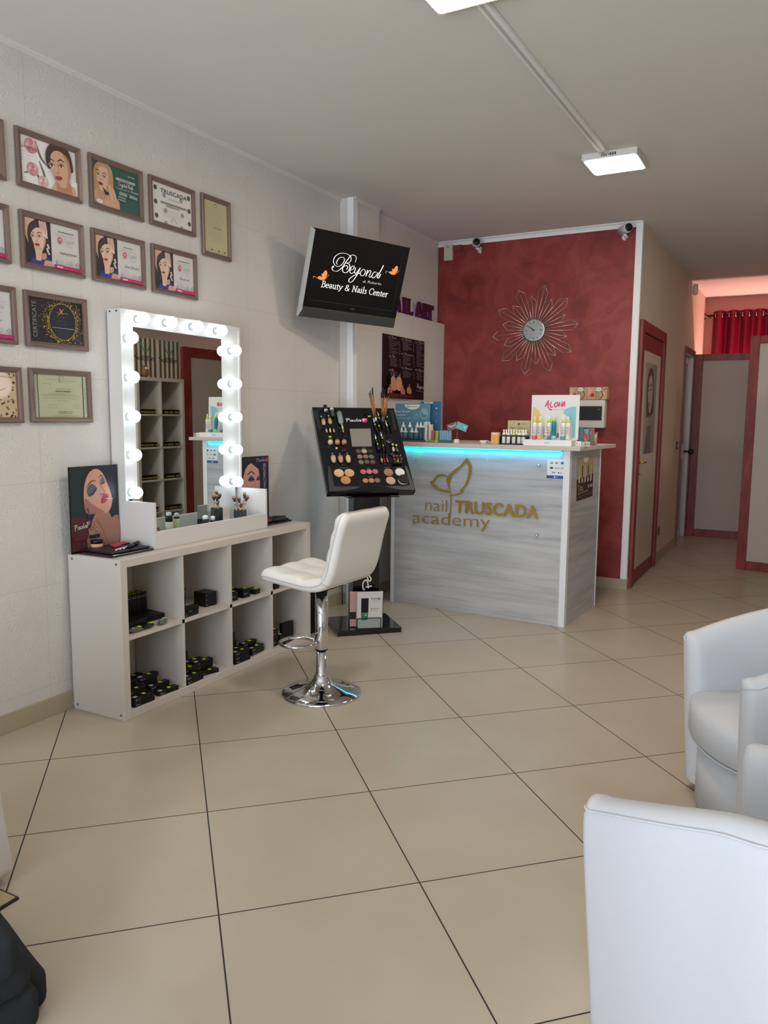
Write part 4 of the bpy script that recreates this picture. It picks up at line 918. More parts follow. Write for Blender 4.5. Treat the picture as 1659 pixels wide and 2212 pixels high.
# upper fourth cubby
pile(small, [(-2.72, 3.665, SH, 0), (-2.79, 3.68, SH, 0), (-2.79, 3.68, SH+.0285, 4), (-2.74, 3.80, SH, 5), (-2.80, 3.80, SH, 2)], 'small black box in the upper fourth cubby behind the stool seat', 'boxes in the upper fourth cubby')
# lower cubbies: piles of long flat cartons
def rows(i, spec, label, group):
    a_, b_ = cell_y(i); R = random.Random(i*11+2); sp = []
    for x, f, n, ang in spec:
        for k in range(n): sp.append((x+R.uniform(-.002, .002), a_+f*cw+R.uniform(-.006, .006), SB+k*.0228, ang+R.uniform(-2, 2)))
    for k, s_ in enumerate(sp): pile(flat if (k*7) % 3 else flatp, [s_], label, group)
rows(0, [(-2.705, .24, 2, 0), (-2.748, .24, 3, 2), (-2.712, .72, 1, -5), (-2.755, .70, 2, -3), (-2.80, .60, 4, 0), (-2.80, .23, 4, 0), (-2.845, .45, 4, 2), (-2.89, .25, 6, 0)], 'flat black box with sticker in the pile of lower leftmost cubby', 'flat boxes in the lower leftmost cubby')
rows(1, [(-2.705, .20, 2, 0), (-2.745, .24, 3, 4), (-2.725, .60, 1, -14), (-2.77, .60, 3, -8), (-2.815, .55, 3, -3), (-2.815, .2, 5, 0), (-2.86, .36, 5, 0)], 'flat black box with sticker in the pile of lower second cubby', 'flat boxes in the lower second cubby')
rows(2, [(-2.705, .25, 3, 0), (-2.748, .27, 3, 2), (-2.73, .74, 2, 5), (-2.775, .68, 3, 3), (-2.82, .3, 6, 0)], 'flat black box with sticker in the pile of lower third cubby', 'flat boxes in the lower third cubby')
pile(mid, [(-2.735, 3.665, SB, 0), (-2.735, 3.665, SB+.0505, 0), (-2.80, 3.665, SB, 0), (-2.80, 3.665, SB+.0505, 3), (-2.80, 3.73, SB, 0), (-2.74, 3.735, SB, 5)], 'square black box stacked at left of the lower fourth cubby', 'square boxes in the lower fourth cubby')
one('palette_box', 'upright square black palette box leaning in lower fourth cubby', 'box', MB().bx(-.012, .012, -.05, .05, 0, .1, M_BOX, .001), T(-2.76, 3.845, SB) @ RZ(math.radians(-8)))
pile(flatp, [(-2.705, 3.78, SB, 6)], 'long flat black box at front edge of lower fourth cubby', 'flat box in the lower fourth cubby')
for p in (tall, flat, flatp, small, mid): drop(p)

# ------------------------------------------------------------------ lit vanity mirror standing on the shelf unit
VZ = CT+.0005
va = thing('vanity_mirror', 'white vanity mirror with glowing round bulbs on top of shelf', 'vanity mirror', (-2.9, 3.2, VZ)); VM = T(2.9, -3.2, -VZ)
VY0, VY1, VT_ = 2.752, 3.655, 1.918
mb = MB(VM)
mb.bx(-3.03, -2.94, VY0, VY0+.016, VZ, VT_, M_WHITE2, .001).bx(-3.03, -2.94, VY1-.016, VY1, VZ, VT_, M_WHITE2, .001)
mb.bx(-3.03, -2.94, VY0+.016, VY1-.016, VT_-.016, VT_, M_WHITE2, .001).bx(-3.03, -3.02, VY0+.016, VY1-.016, VZ, VT_-.016, M_WHITE2)
mb.build('case', va)
mb = MB(VM); fx = (-2.957, -2.945)
mb.bx(*fx, VY0+.016, 2.835, .99, VT_-.016, M_WHITE2).bx(*fx, 3.495, VY1-.016, .99, VT_-.016, M_WHITE2).bx(*fx, 2.835, 3.495, 1.838, VT_-.016, M_WHITE2)
mb.build('front_border', va)
mb = MB(VM).bx(-2.9395, -2.755, VY0, VY0+.016, VZ, .985, M_WHITE2, .001).bx(-2.9395, -2.755, VY1-.016, VY1, VZ, .985, M_WHITE2, .001)
mb.bx(-2.944, -2.771, VY0+.016, VY1-.016, VZ, VZ+.016, M_WHITE2).bx(-2.771, -2.755, VY0+.016, VY1-.016, VZ, .842, M_WHITE2, .001)
mb.build('tray', va)
M_MIR = P('mirror_silver', '#e6ecea', rough=.0, metal=1.0)
MB(VM).bx(-2.962, -2.946, 2.80, 3.60, VZ+.018, 1.86, M_MIR).build('mirror_glass', va)
bp = [(2.869, 1.878), (3.061, 1.880), (3.257, 1.880), (3.452, 1.878)]+[(2.790, z) for z in (1.778, 1.590, 1.400, 1.212, 1.026)]+[(3.573, z) for z in (1.778, 1.590, 1.400, 1.212, 1.026)]
for y, z in bp:
    # the sockets sit on the border, the bulb stands off it
    sk = MB(VM).lathe([(.019, 0), (.019, .014), (.016, .022)], P('lamp_socket', '#c9cccc', rough=.3, metal=.6), 14, T(-2.945, y-.01, z) @ RY(PI/2)).build('bulb_socket', va)
    MB(VM).sphere((-2.895, y-.01, z), .0305, M_BULB, 16).build('light_bulb', sk)
for x in (-3.01, -2.965): MB(VM).lathe([(.005, 0), (.005, .0012)], M_BLK, 8, T(x, VY0, VT_-.012) @ RX(PI/2)).build('screw', va)
# things in the vanity tray
TZ = VZ+.0165
def bottle(name, label, x, y, z, parts, group=None, s=1.0, cat='bottle'):
    r = thing(name, label, cat, (x, y, z), group)
    for pn, prof, m_ in parts: MB().lathe([(a*s, b*s) for a, b in prof], m_, 16).build(pn, r)
    return r
LIQ = P('pale_yellow_liquid', '#c9cc9a', rough=.15, coat=.5); CREAM = P('cream_label', '#dcd8d4', rough=.3)
bottle('pump_bottle', 'clear topped cosmetic bottle with black collar in vanity tray', -2.815, 3.185, TZ, [('body', [(.019, 0), (.02, .004), (.02, .05)], CREAM), ('collar', [(.0195, .05), (.0195, .082)], M_BLK), ('clear_cap', [(.014, .0825), (.016, .09), (.016, .098), (.008, .104), (0, .105)], P('clear_cap', '#d8dcdc', rough=.1, coat=.5))])
bottle('oil_bottle', 'slim bottle of pale yellow liquid with clear cap in vanity tray', -2.815, 3.245, TZ, [('body', [(.015, 0), (.016, .003), (.016, .062)], LIQ), ('collar', [(.0165, .0622), (.0165, .07)], M_BLK), ('clear_cap', [(.012, .0702), (.013, .09), (0, .095)], P('clear_cap', '#d8dcdc'))])
ch = thing('card_holder', 'clear stand holding a small white leaflet in vanity tray', 'card holder', T(-2.86, 3.41, TZ) @ RZ(math.radians(8)))
MB().bx(-.02, .02, -.04, .04, 0, .003, M_CLEARP).bx(-.001, .001, -.04, .04, .003, .12, M_CLEARP).build('clear_stand', ch)
A = Art(Matrix.Identity(4)); A.rect(-.036, .045, .036, .125, '#dad4cf'); A.lines(-.032, .032, .118, .075, 6, '#a8a09a', .002, .1); A.rect(-.036, .008, .036, .045, '#24302c'); A.lines(-.02, .02, .02, .02, 1, '#8a9a94', .003)
o = A.build('leaflet', ch); o.matrix_local = plane((.0015, 0, 0), (0, 1, 0), (0, 0, 1))
cp = thing('brush_cup', 'black cup for make-up brushes in the vanity tray', 'cup', (-2.86, 3.535, TZ))
MB().lathe([(.036, 0), (.037, .004), (.037, .095), (.034, .095), (.034, .008), (0, .008)], P('dark_grey_cup', '#232629', rough=.5), 28).build('cup', cp)
HB = P('brush_hair_brown', '#5c4238', rough=.9); HT = P('brush_hair_tip', '#b49484', rough=.9); WD = P('natural_wood_handle', '#c29464', rough=.4)
def brush(M, label, group, hl=.13, hr=.0035, br=.014, bl=.04, handle=WD, hair=HB, tip=HT, fer=M_STEEL):
    r = thing('makeup_brush', label, 'brush', M, group)
    MB().lathe([(.0015, 0), (hr, .01), (hr, hl)], handle, 8).build('handle', r)
    MB().lathe([(hr, hl+.0002), (hr*1.15, hl+.02)], fer, 10).build('ferrule', r)
    b_ = MB().lathe([(hr*1.1, hl+.0202), (br*.8, hl+.02+bl*.4), (br, hl+.02+bl*.65)], hair, 14, sy=.7); b_.lathe([(br, hl+.02+bl*.65), (br*.8, hl+.02+bl*.9), (br*.2, hl+.02+bl)], tip, 14, sy=.7)
    b_.build('bristles', r); return r
bs = [(-12, -8, .115, .014, 'dark tipped brush leaning left'), (-5, -3, .105, .013, 'rosy round brush'), (6, 3, .075, .012, 'short light kabuki brush'), (13, 12, .115, .017, 'wide fan brush leaning right'), (2, 12, .13, .011, 'slim pale handled brush at the back')]
for i, (a_, b_, hl, br, lb) in enumerate(bs):
    brush(T(-2.86, 3.535+.012*math.sin(i*2)+a_*.0006, TZ+.0105) @ RX(math.radians(-a_)) @ RY(math.radians(b_*.5)), lb+' in the black cup of vanity tray', 'brushes in the vanity cup', hl, br=br)
lc = one('folded_leaflet', 'dark grey folded mascara leaflet in left corner of vanity tray', 'leaflet', (lambda A: (A.poly([(-.03, 0), (.05, 0), (.015, .085), (-.03, .085)], '#3a3b40'), A.fit('MASCARA', (-.025, .055), (.012, .055), .007, '#c4c4c8'), A.pen('PaolaP', (-.025, .069), (.008, .069), .009, .0011, '#d0d0d4'), A.rect(.009, .068, .014, .078, '#c8306e'), A.stroke([(-.028, .048), (.024, .048)], .0008, '#9a9aa0', smooth=0), A.lines(-.024, .02, .034, .034, 1, '#c83a74', .004), A.lines(-.026, .03, .027, .027, 1, '#e8e8ea', .004), A.lines(-.022, .02, .016, .016, 1, '#ffffff', .005), A.lines(-.022, .02, .009, .009, 1, '#c83a74', .003), A.mb)[-1])(Art(Matrix.Identity(4))), plane((-2.778, 2.80, TZ), (0, 1, 0), (-.12, 0, 1)))
lc.data.materials

# ------------------------------------------------------------------ promotional displays beside the mirror
def tray_mesh(mb, x0, x1, y0, y1, z): return mb.bx(x0, x1, y0, y1, z, z+.012, M_BLACK, .003).bx(x0+.01, x1-.012, y0+.012, y1-.012, z+.0125, z+.022, M_BLK, .003)
ds = thing('counter_display', 'black display with poster of made-up woman, left of the mirror', 'display', (-2.96, 2.6, CT+.0005)); DM = T(2.96, -2.6, -CT-.0005)
tray_mesh(MB(DM), -2.975, -2.755, 2.485, 2.742, CT+.0005).build('tray', ds)
PM = plane((-2.985, 2.598, .965), (0, 1, 0), (0, 0, 1))
MB(DM @ PM).bx(-.1445, .1445, -.2095, .2, -.004, 0, M_BLKCARD).build('poster_board', ds)
A = Art(Matrix.Identity(4), base=.0003); w_, h_ = .14, .198
A.rect(-w_, -h_, w_, h_, '#1d1a24'); A.poly([(-w_, -h_), (-w_, -.03), (-.07, -.02), (-.02, -.06), (.02, -h_)], '#4c2028'); A.poly([(-w_, -.03), (-w_, h_), (-.01, h_), (.0, .1), (-.05, -.04)], '#22282c'); A.poly([(.02, h_), (w_, h_), (w_, -.05), (.06, -.05)], '#23222e')
A.poly([(-.05, -h_), (-.03, -.1), (.0, -.03), (.07, -.01), (.1, -.06), (w_, -.05), (w_, -h_)], '#9c7060', smooth=2)
A.poly([(-.075, .02), (-.085, .12), (-.045, .19), (.02, .195), (.05, .16), (.02, .12), (-.03, .1), (-.04, .04)], '#241c20', smooth=3)
A.poly([(-.06, .0), (-.062, .09), (-.035, .16), (.01, .185), (.05, .165), (.08, .11), (.1, .06), (.107, .02), (.09, -.02), (.06, -.035), (.0, -.02), (-.04, -.03)], '#c08f7c', smooth=3)
A.poly([(-.06, .0), (-.058, .05), (-.02, .02), (.03, -.01), (.06, -.03), (.0, -.03), (-.04, -.03)], '#9a6a5e', smooth=2)
A.poly([(-.045, .085), (-.02, .115), (.01, .1), (.015, .085), (-.01, .06), (-.035, .055)], '#58505c', smooth=3); A.stroke([(-.035, .062), (-.01, .068), (.012, .093)], .007, '#15101a', taper=True); A.stroke([(-.048, .095), (-.02, .125), (.01, .128)], .006, '#3c2824', taper=True)
A.poly([(.035, .12), (.05, .145), (.065, .125), (.06, .11)], '#6a6066', smooth=3); A.stroke([(.035, .11), (.05, .112), (.064, .122)], .006, '#15101a', taper=True); A.stroke([(.028, .14), (.04, .152), (.055, .145)], .004, '#3c2824', taper=True)
A.stroke([(.028, .12), (.052, .085), (.06, .07), (.045, .06)], .003, '#94665a'); A.stroke([(.03, .064), (.045, .058), (.056, .064)], .0035, '#7a5048')
A.poly([(.035, .025), (.05, .055), (.07, .062), (.082, .05), (.075, .03), (.05, .015)], '#a8324a', smooth=3); A.stroke([(.042, .028), (.06, .042), (.078, .048)], .0025, '#5c1626'); A.stroke([(.065, .038), (.11, .033)], .0025, '#d8cfd0', smooth=0)
for k in range(5): A.stroke([(.07-.01*k, -.19), (.04-.012*k, -.12+.005*k), (.0-.014*k+.01, -.06-.012*k)], .012, '#a67866' if k % 2 else '#8f6456')
for k in range(7): A.ell(-.045+.004*(k % 2), -.005-k*.011, .004, .006, '#3a4068' if k % 2 else '#23284a', n=8)
A.pen('PaolaP', (-.125, -.098), (-.038, -.088), .024, .0026, '#e6dcdc', smooth=4, nib=.2, shear=.1); A.fit('PARTY', (-.04, -.135), (.024, -.125), .024, '#a89c9c')
A.rect(-.13, -.15, -.06, -.13, '#5c1834'); A.rect(-.045, -.148, .02, -.13, '#1c181c'); A.rect(-.043, -.178, .018, -.149, '#c48e78')
o = A.build('poster_print', ds); o.matrix_local = DM @ PM
jar = bottle('powder_jar', 'round jar of peach powder with black lid on black tray', -2.955, 2.575, CT+.023, [('jar', [(.026, 0), (.028, .003), (.028, .018)], P('peach_powder', '#cf9c82', rough=.5)), ('lid', [(.0285, .0182), (.0285, .034), (.026, .036), (0, .036)], M_BLK)], cat='jar')
M_REDP = P('red_lacquer', '#b41c30', rough=.25); M_SILV = P('silver_tube', '#d0d2d4', rough=.2, metal=.7)
def pencil(M, label, cols, r=.0055, L=.13, group=None):
    g = thing('lip_pencil', label, 'make-up pencil', M, group)
    MB().lathe([(r*.6, 0), (r, .004), (r, L*.4)], cols[0], 10).build('cap', g); MB().lathe([(r*.98, L*.4+.0003), (r*.98, L-.004), (r*.6, L)], cols[1], 10).build('barrel', g)
for i, (y, cols, lb, r_) in enumerate(((2.565, (M_SILV, M_BLK), 'silver capped black pencil, leftmost on the display tray', .0055), (2.590, (M_SILV, M_BLK), 'second silver capped black pencil on the display tray', .0055), (2.617, (M_SILV, M_BLK), 'third silver capped black pencil on the display tray', .0058), (2.655, (M_BLK, M_BLK), 'thick black mascara tube at right of the display tray', .009))):
    pencil(T(-2.785-.003*i, y-.03, CT+.022+r_) @ RZ(math.radians(28)) @ RX(-PI/2), lb, cols, r_)
for i in range(4): pencil(T(-2.86-.016*i, 2.60+.006*i, CT+.0275) @ RZ(math.radians(14)) @ RX(-PI/2), 'red lip pencil lying behind the silver capped pencils', (M_REDP, M_REDP if i else M_BLK), .005, .12, 'red lip pencils on the display tray')
dr = thing('counter_display', 'black display with HALOWINTER poster, right of the mirror', 'display', (-2.96, 3.83, CT+.0005)); DR = T(2.96, -3.83, -CT-.0005)
tray_mesh(MB(DR), -2.975, -2.80, 3.675, 3.965, CT+.0005).build('tray', dr)
PM = plane((-2.985, 3.83, .96), (0, 1, 0), (0, 0, 1)); MB(DR @ PM).bx(-.15, .147, -.2045, .2, -.004, 0, M_BLKCARD).build('poster_board', dr)
A = Art(Matrix.Identity(4), base=.0003); A.rect(-.146, -.2, .143, .196, '#2a1330')
A.poly([(-.146, -.2), (-.146, .1), (-.06, .185), (.02, .16), (.05, .09), (.055, -.02), (.02, -.12), (-.04, -.2)], '#c4968a', smooth=2); A.poly([(-.146, .08), (-.12, .19), (.01, .19), (.04, .12), (-.03, .16), (-.09, .12), (-.12, .04)], '#241a20', smooth=2)
A.poly([(-.06, .06), (-.03, .085), (.0, .06), (-.03, .045)], '#6e4454', smooth=3); A.stroke([(-.06, .055), (-.03, .066), (.0, .052)], .008, '#1c0e18'); A.stroke([(-.065, .09), (-.03, .108), (.005, .09)], .007, '#33201e')
A.poly([(.022, .06), (.042, .08), (.052, .055), (.035, .05)], '#6e4454', smooth=3); A.stroke([(.02, .052), (.035, .062), (.052, .052)], .007, '#1c0e18'); A.stroke([(.0, .05), (.018, .0), (.004, -.012)], .004, '#a07468')
A.poly([(-.03, -.06), (.0, -.045), (.03, -.06), (0, -.082)], '#9c3a56', smooth=3)
A.fit('HALOWINTER', (.115, .0), (.115, .155), .026, '#b9acbc'); A.pen('Paola', (.02, .168), (.11, .168), .02, .0022, '#d8ccd8', smooth=3); A.rect(.113, .163, .135, .187, '#c8306e')
o = A.build('poster_print', dr); o.matrix_local = DR @ PM
for i in range(4): pencil(T(-2.83-.022*i, 3.74+.03*i, CT+.031) @ RZ(math.radians(-30)) @ RX(-PI/2), 'black mascara tube on tray of the HALOWINTER display', (M_BLK, M_BLK), .008, .13, 'mascara tubes on the right tray')
pencil(T(-2.80, 3.70, CT+.0295) @ RX(-PI/2), 'red tube on tray of the HALOWINTER display', (M_REDP, M_BLK), .006, .11)

# ------------------------------------------------------------------ bar stool
st = thing('bar_stool', 'white quilted bar stool with chrome pedestal facing the vanity', 'bar stool', T(-2.10, 3.228, 0))
MB().lathe([(.205, 0), (.206, .006), (.2, .012), (.15, .022), (.1, .036), (.06, .056), (.042, .078), (.038, .095), (.034, .098), (0, .098)], M_CHROME, 64).build('base', st)
MB().lathe([(.031, .098), (.033, .104), (.03, .112), (.0275, .114), (.0275, .25), (0, .25)], M_CHROME, 32).build('lower_column', st)
MB().lathe([(.031, .232), (.033, .236), (.033, .57), (0, .57)], M_CHROME, 32).build('column_sleeve', st)
MB().lathe([(.0335, .232), (.0338, .2345), (.0335, .237)], M_BLK, 32).build('sleeve_ring', st)
fr = [(-.03, -.03, 0), (-.08, -.085, 0), (-.15, -.09, 0), (-.20, -.04, 0), (-.205, .03, 0), (-.16, .085, 0), (-.09, .085, 0), (-.03, .03, 0)]
MB(T(0, 0, .272) @ RZ(math.radians(38))).tube(smooth_path(fr, 6), .0095, M_CHROME, 10).build('foot_ring', st)
path = [(-.235, .605), (-.2, .622), (-.12, .616), (.0, .604), (.08, .602), (.145, .622), (.178, .665), (.198, .73), (.220, .82), (.245, .905), (.263, .968)]
cl = smooth_path([(x, 0, z) for x, z in path], 6); N = len(cl); split = 32; Wd = .213
def cushion(i0, i1, name, tiles, caps, tuft=True):
    nj = 36; vs = []; fs = []; K = i1-i0
    Ls = [0]
    for i in range(i0+1, i1+1): Ls.append(Ls[-1]+(Vector(cl[i])-Vector(cl[i-1])).length)
    tot = Ls[-1]
    for side in (1, -1):
        for i in range(i0, i1+1):
            p = Vector(cl[i]); t_ = (Vector(cl[min(i+1, N-1)])-Vector(cl[max(i-1, 0)])).normalized(); n_ = Vector((-t_.z, 0, t_.x))
            u = Ls[i-i0]/tot; e0 = min(1, (u*tot/.045)) if caps[0] else 1; e1 = min(1, ((1-u)*tot/.045)) if caps[1] else 1
            eu = math.sqrt(max(0, 1-(1-e0)**2))*math.sqrt(max(0, 1-(1-e1)**2))
            # rounded corners in plan
            wk = Wd-(.045*(1-math.sqrt(max(0, 1-(1-min(1, u*tot/.05))**2))) if caps[0] else 0)-(.05*(1-math.sqrt(max(0, 1-(1-min(1, (1-u)*tot/.06))**2))) if caps[1] else 0)
            for j in range(nj+1):
                w_ = -1+2*j/nj; ww = math.sin(w_*PI/2); d_ = (1-abs(ww))*wk; ev = math.sqrt(max(0, 1-(1-min(1, d_/.03))**2))
                th_ = .030*eu*ev
                if side == 1 and tuft: th_ += .020*(abs(math.sin(PI*tiles*u))*abs(math.sin(PI*3*(ww+1)/2)))**.3*ev*eu-.011*ev*eu
                vs.append(p+n_*th_*side+Vector((0, ww*wk, 0)))
    n1 = (K+1)*(nj+1)
    for s_ in (0, 1):
        for i in range(K):
            for j in range(nj):
                a = s_*n1+i*(nj+1)+j; q = (a, a+1, a+nj+2, a+nj+1); fs.append(q[::-1] if s_ == 0 else q)
    for i in range(K):
        for j in (0, nj):
            a = i*(nj+1)+j; q = (a, a+nj+1, a+nj+1+n1, a+n1); fs.append(q if j else q[::-1])
    for j in range(nj):
        for i in (0, K):
            a = i*(nj+1)+j; fs.append((a, a+n1, a+1+n1, a+1) if i == 0 else (a, a+1, a+1+n1, a+n1))
    return MB(RZ(math.radians(-3))).add(vs, [f[::-1] for f in fs], M_LEA, True).build(name, st)
cushion(0, split, 'seat', 3, (True, False)); cushion(split, N-1, 'backrest', 4, (False, True))
MB().bx(-.08, .08, -.08, .08, .556, .574, M_BLK, .004).tube([(0, .05, .56), (.02, .16, .55), (.03, .21, .53)], .005, M_CHROME).build('seat_plate', st)

# ------------------------------------------------------------------ make-up tester stand
SM = T(-2.55, 4.425, 0) @ RZ(PI/4)
sd = thing('makeup_stand', 'black pedestal make-up stand with tilted tester panel', 'display stand', SM)
MB().bx(-.217, .217, -.188, .188, 0, .036, M_BLACK, .002).build('base_plate', sd)
MB().bx(-.09, .09, -.09, .03, .036, 1.08, M_BLACK, .002).bx(-.075, .075, .03, .06, .036, 1.08, P('grey_side_panel', '#4a5058', rough=.3)).build('column', sd)
MB().bx(-.0915, -.0905, -.085, .03, .036, 1.02, P('grey_side_panel', '#4a5058')).build('column_side', sd)
CLM = SM @ plane((0, -.0905, 0), (1, 0, 0), (0, 0, 1)); A = Art(CLM); ZC = lambda x, y: (690+x*.11453, 1200+y*.11453)
for l in (((860, 632), (830, 642), (816, 560), (838, 488), (880, 464), (908, 500), (922, 620)), ((868, 598), (920, 584), (988, 578)), ((900, 405), (925, 470), (950, 480), (972, 455), (960, 410), (915, 355), (918, 325), (942, 312))): A.stroke([ZC(*p) for p in l], .0085, '#e8e6e0', px=True)
A.stroke([ZC(905, 290), ZC(930, 270), ZC(965, 280), ZC(975, 250), ZC(930, 225), ZC(900, 240)], .0085, '#e8e6e0', px=True); A.stroke([ZC(820, 190), ZC(985, 175), ZC(990, 155)], .0085, '#e8e6e0', px=True)
o = A.build('column_lettering', sd); o.matrix_local = SM.inverted() @ CLM
pn = Vector((.512, -.517, .686)).normalized(); pr = Vector((.401, .396, -.001)); pu = Vector((-.351, .338, .518))
TM = plane((-2.542, 4.400, 1.2065), pr, pu); PW, PH = .572, .722
SI = SM.inverted()
tm = SI @ TM
MB(tm).bx(-PW/2, PW/2, -PH/2, PH/2, -.045, -.012, M_BLACK, .003).bx(-PW/2, -PW/2+.012, -PH/2, PH/2, -.012, 0, M_BLACK).bx(PW/2-.012, PW/2, -PH/2, PH/2, -.012, 0, M_BLACK).bx(-PW/2+.012, PW/2-.012, -PH/2, PH/2, -.012, 0, M_BLACK).build('tester_panel', sd)
MB().bx(-.17, .17, -.26, -.02, .905, .911, M_TINT).build('glass_shelf', sd)
MB().bx(-.06, .12, -.2, -.1, .912, .925, P('magenta_leaflet', '#6e2a58')).build('leaflet_stack', sd)
A = Art(TM, base=.0004, step=.00008); ZP = lambda x, y: (660+x*.15672, 840+y*.15672)
gr_ = '#2c2f33'
A.poly([ZP(100, 300), ZP(170, 300), ZP(220, 555), ZP(190, 560), ZP(150, 450)], gr_, px=True); A.poly([ZP(315, 1060), ZP(345, 1080), ZP(395, 1345), ZP(770, 1345), ZP(700, 1375), ZP(560, 1400), ZP(330, 1412), ZP(310, 1200)], '#33373a', px=True)
A.poly([ZP(1085, 1345), ZP(1440, 1330), ZP(1365, 1060), ZP(1400, 1075), ZP(1490, 1330), ZP(1500, 1395), ZP(1300, 1390)], '#33373a', px=True); A.poly([ZP(1165, 300), ZP(1210, 290), ZP(1250, 570), ZP(1215, 560)], '#1c1e22', px=True)
for l in ([(165, 300), (395, 1345), (1440, 1325)], [(600, 800), (745, 1335)], [(700, 1070), (1040, 1060)], [(1040, 1062), (1110, 1330)], [(170, 300), (880, 310)], [(345, 1080), (700, 1075)]): A.stroke([ZP(*p) for p in l], .002, '#000001', px=True, smooth=0)
A.pen('Paola', ZP(560, 452), ZP(770, 450), 42*.157, .85, '#f4f4f4', px=True, nib=.1, shear=.15, smooth=3)
A.poly([ZP(770, 415), ZP(845, 412), ZP(842, 462), ZP(790, 462)], '#c8286a', px=True, smooth=2); A.pen('P', ZP(790, 455), ZP(832, 453), 36*.157, .9, '#ffe6f0', px=True, nib=0)
for x, x2, y in ((455, 580, 1095), (845, 890, 1097), (860, 930, 1217), (1090, 1160, 1087), (1245, 1325, 1086), (770, 830, 822), (500, 525, 1050), (1075, 1120, 1040)): A.stroke([ZP(x, y), ZP(x2, y-2)], .0022, '#8d9094', px=True, smooth=0)
A.poly([ZP(853, 375), ZP(895, 373), ZP(903, 388), ZP(862, 392)], '#c3e20e', px=True)
o = A.build('panel_print', sd); o.matrix_local = SM.inverted() @ TM
# test mirror in the panel centre
mm = MB(SI @ TM); q = [PP(*ZP(*p), TM) for p in ((606, 558), (892, 556), (912, 798), (640, 800))]
mm.prism([(p.x, p.y) for p in q], .0003, .006, P('tester_mirror', '#b9b2aa', rough=.12, metal=.6)); mm.build('test_mirror', sd)
# pressed powder pans
def pan(x, y, r, col, lb=None, lid=False):
    p = PP(*ZP(x, y), TM); r = r*.15672/296*1.0
    mb = MB(SI @ TM @ T(p.x, p.y, .0005)).lathe([(r, 0), (r, .0025), (r*.93, .003), (r*.9, .0018), (0, .0018)], P('pan_'+col.strip('#'), col, rough=.6), 24)
    mb.build('powder_pan', sd)
for x, y, r, c_ in ((460, 1162, 60, '#dbab80'), (604, 1160, 60, '#cf9c6c'), (553, 1260, 60, '#c08458'), (794, 1145, 36, '#c4625c'), (878, 1143, 36, '#d06c7c'), (960, 1142, 36, '#b0687e'),
                    (825, 1267, 35, '#b07c5c'), (908, 1265, 35, '#b0805e'), (989, 1264, 35, '#8a665c'), (1143, 1152, 58, '#a8744e'), (1300, 1150, 60, '#e2dcd8'), (1173, 1266, 58, '#c8a290'),
                    (728, 862, 34, '#5c4844'), (809, 861, 34, '#b89e86'), (889, 861, 34, '#26282e'), (748, 937, 33, '#8e7a6a'), (829, 936, 33, '#8a6a58'), (908, 937, 33, '#6e665c'), (765, 1012, 33, '#7e7060'), (846, 1010, 33, '#5c5646'), (926, 1010, 33, '#5e463e')):
    pan(x, y, r, c_)
def lying(x, y, dz=.012, rot=0.0, standing=0.0):
    """matrix on the panel: local z runs up the panel"""
    p = PP(*ZP(x, y), TM); return TM @ T(p.x, p.y, dz) @ RZ(rot) @ RX(-PI/2+standing)
def put(name, label, cat, M, parts, group=None, sy=1.0):
    r = thing(name, label, cat, M, group)
    for pn_, prof, m_ in parts: MB().lathe(prof, m_, 16, sy=sy).build(pn_, r)
    return r
SK = [P('foundation_'+c_, '#'+c_, rough=.3, coat=.3) for c_ in ('d3a582', 'c9966c', 'd9b496', 'c08a68', 'dcc3a8')]
def lime(r, x, y, z, w_=.014, h_=.009): MB().box((x, y, z), (w_, .0012, h_), M_LIME).build('price_sticker', r)
# foundations, top left
f = lambda L, r_, capL, capr, m_: [('glass_body', [(r_*.55, 0), (r_*.85, L*.12), (r_, L*.4), (r_, L)], m_), ('cap', [(capr, L+.0003), (capr, L+capL)], M_BLK)]
for i, (x, y, lb) in enumerate(((252, 512, 'left'), (340, 500, 'right'))):
    r = put('foundation_bottle', 'tapered foundation bottle with tall black cap, '+lb+' of the upper pair on tester panel', 'bottle', lying(x, y), f(.042, .013, .036, .0125, SK[i]), 'tapered foundation bottles'); lime(r, -.013 if i == 0 else -.006, -.0125, .062, .006, .012)
put('pump_foundation', 'black capped jar bottle at the top left corner of tester panel', 'bottle', lying(278, 330, .014), [('body', [(.012, 0), (.014, .004), (.014, .014)], P('silver_tube', '#d0d2d4')), ('cap', [(.0128, .0143), (.0128, .05)], M_BLK)])
put('clear_pump_bottle', 'clear cosmetic bottle with white pump at top of tester panel', 'bottle', lying(375, 395, .014), [('glass_body', [(.011, 0), (.012, .004), (.012, .052)], P('clear_grey_glass', '#4a5052', rough=.1, coat=.5)), ('pump', [(.0125, .0523), (.0125, .066), (.006, .068), (.006, .082), (0, .083)], CREAM)])
put('toner_bottle', 'tall pale grey bottle with black nozzle on tester panel', 'bottle', lying(487, 505, .018), [('glass_body', [(.010, 0), (.0165, .014), (.0185, .03), (.0185, .098)], P('frosted_grey_bottle', '#8e9a98', rough=.2, coat=.4)), ('nozzle', [(.009, .0983), (.009, .108), (.0065, .11), (.0062, .132)], M_BLK)])
for i, x in enumerate((290, 340, 391)):
    r = put('concealer_tube', 'small concealer tube, '+('left', 'middle with lime sticker', 'right')[i]+' of three in row on tester panel', 'tube', lying(x, 615), [('body', [(.004, 0), (.0058, .008), (.0058, .028)], SK[(2, 4, 0)[i]]), ('cap', [(.0052, .0283), (.0048, .062)], M_BLK)], 'concealer tubes in the row of three')
    if i == 1: lime(r, 0, -.0062, .022, .009, .012)
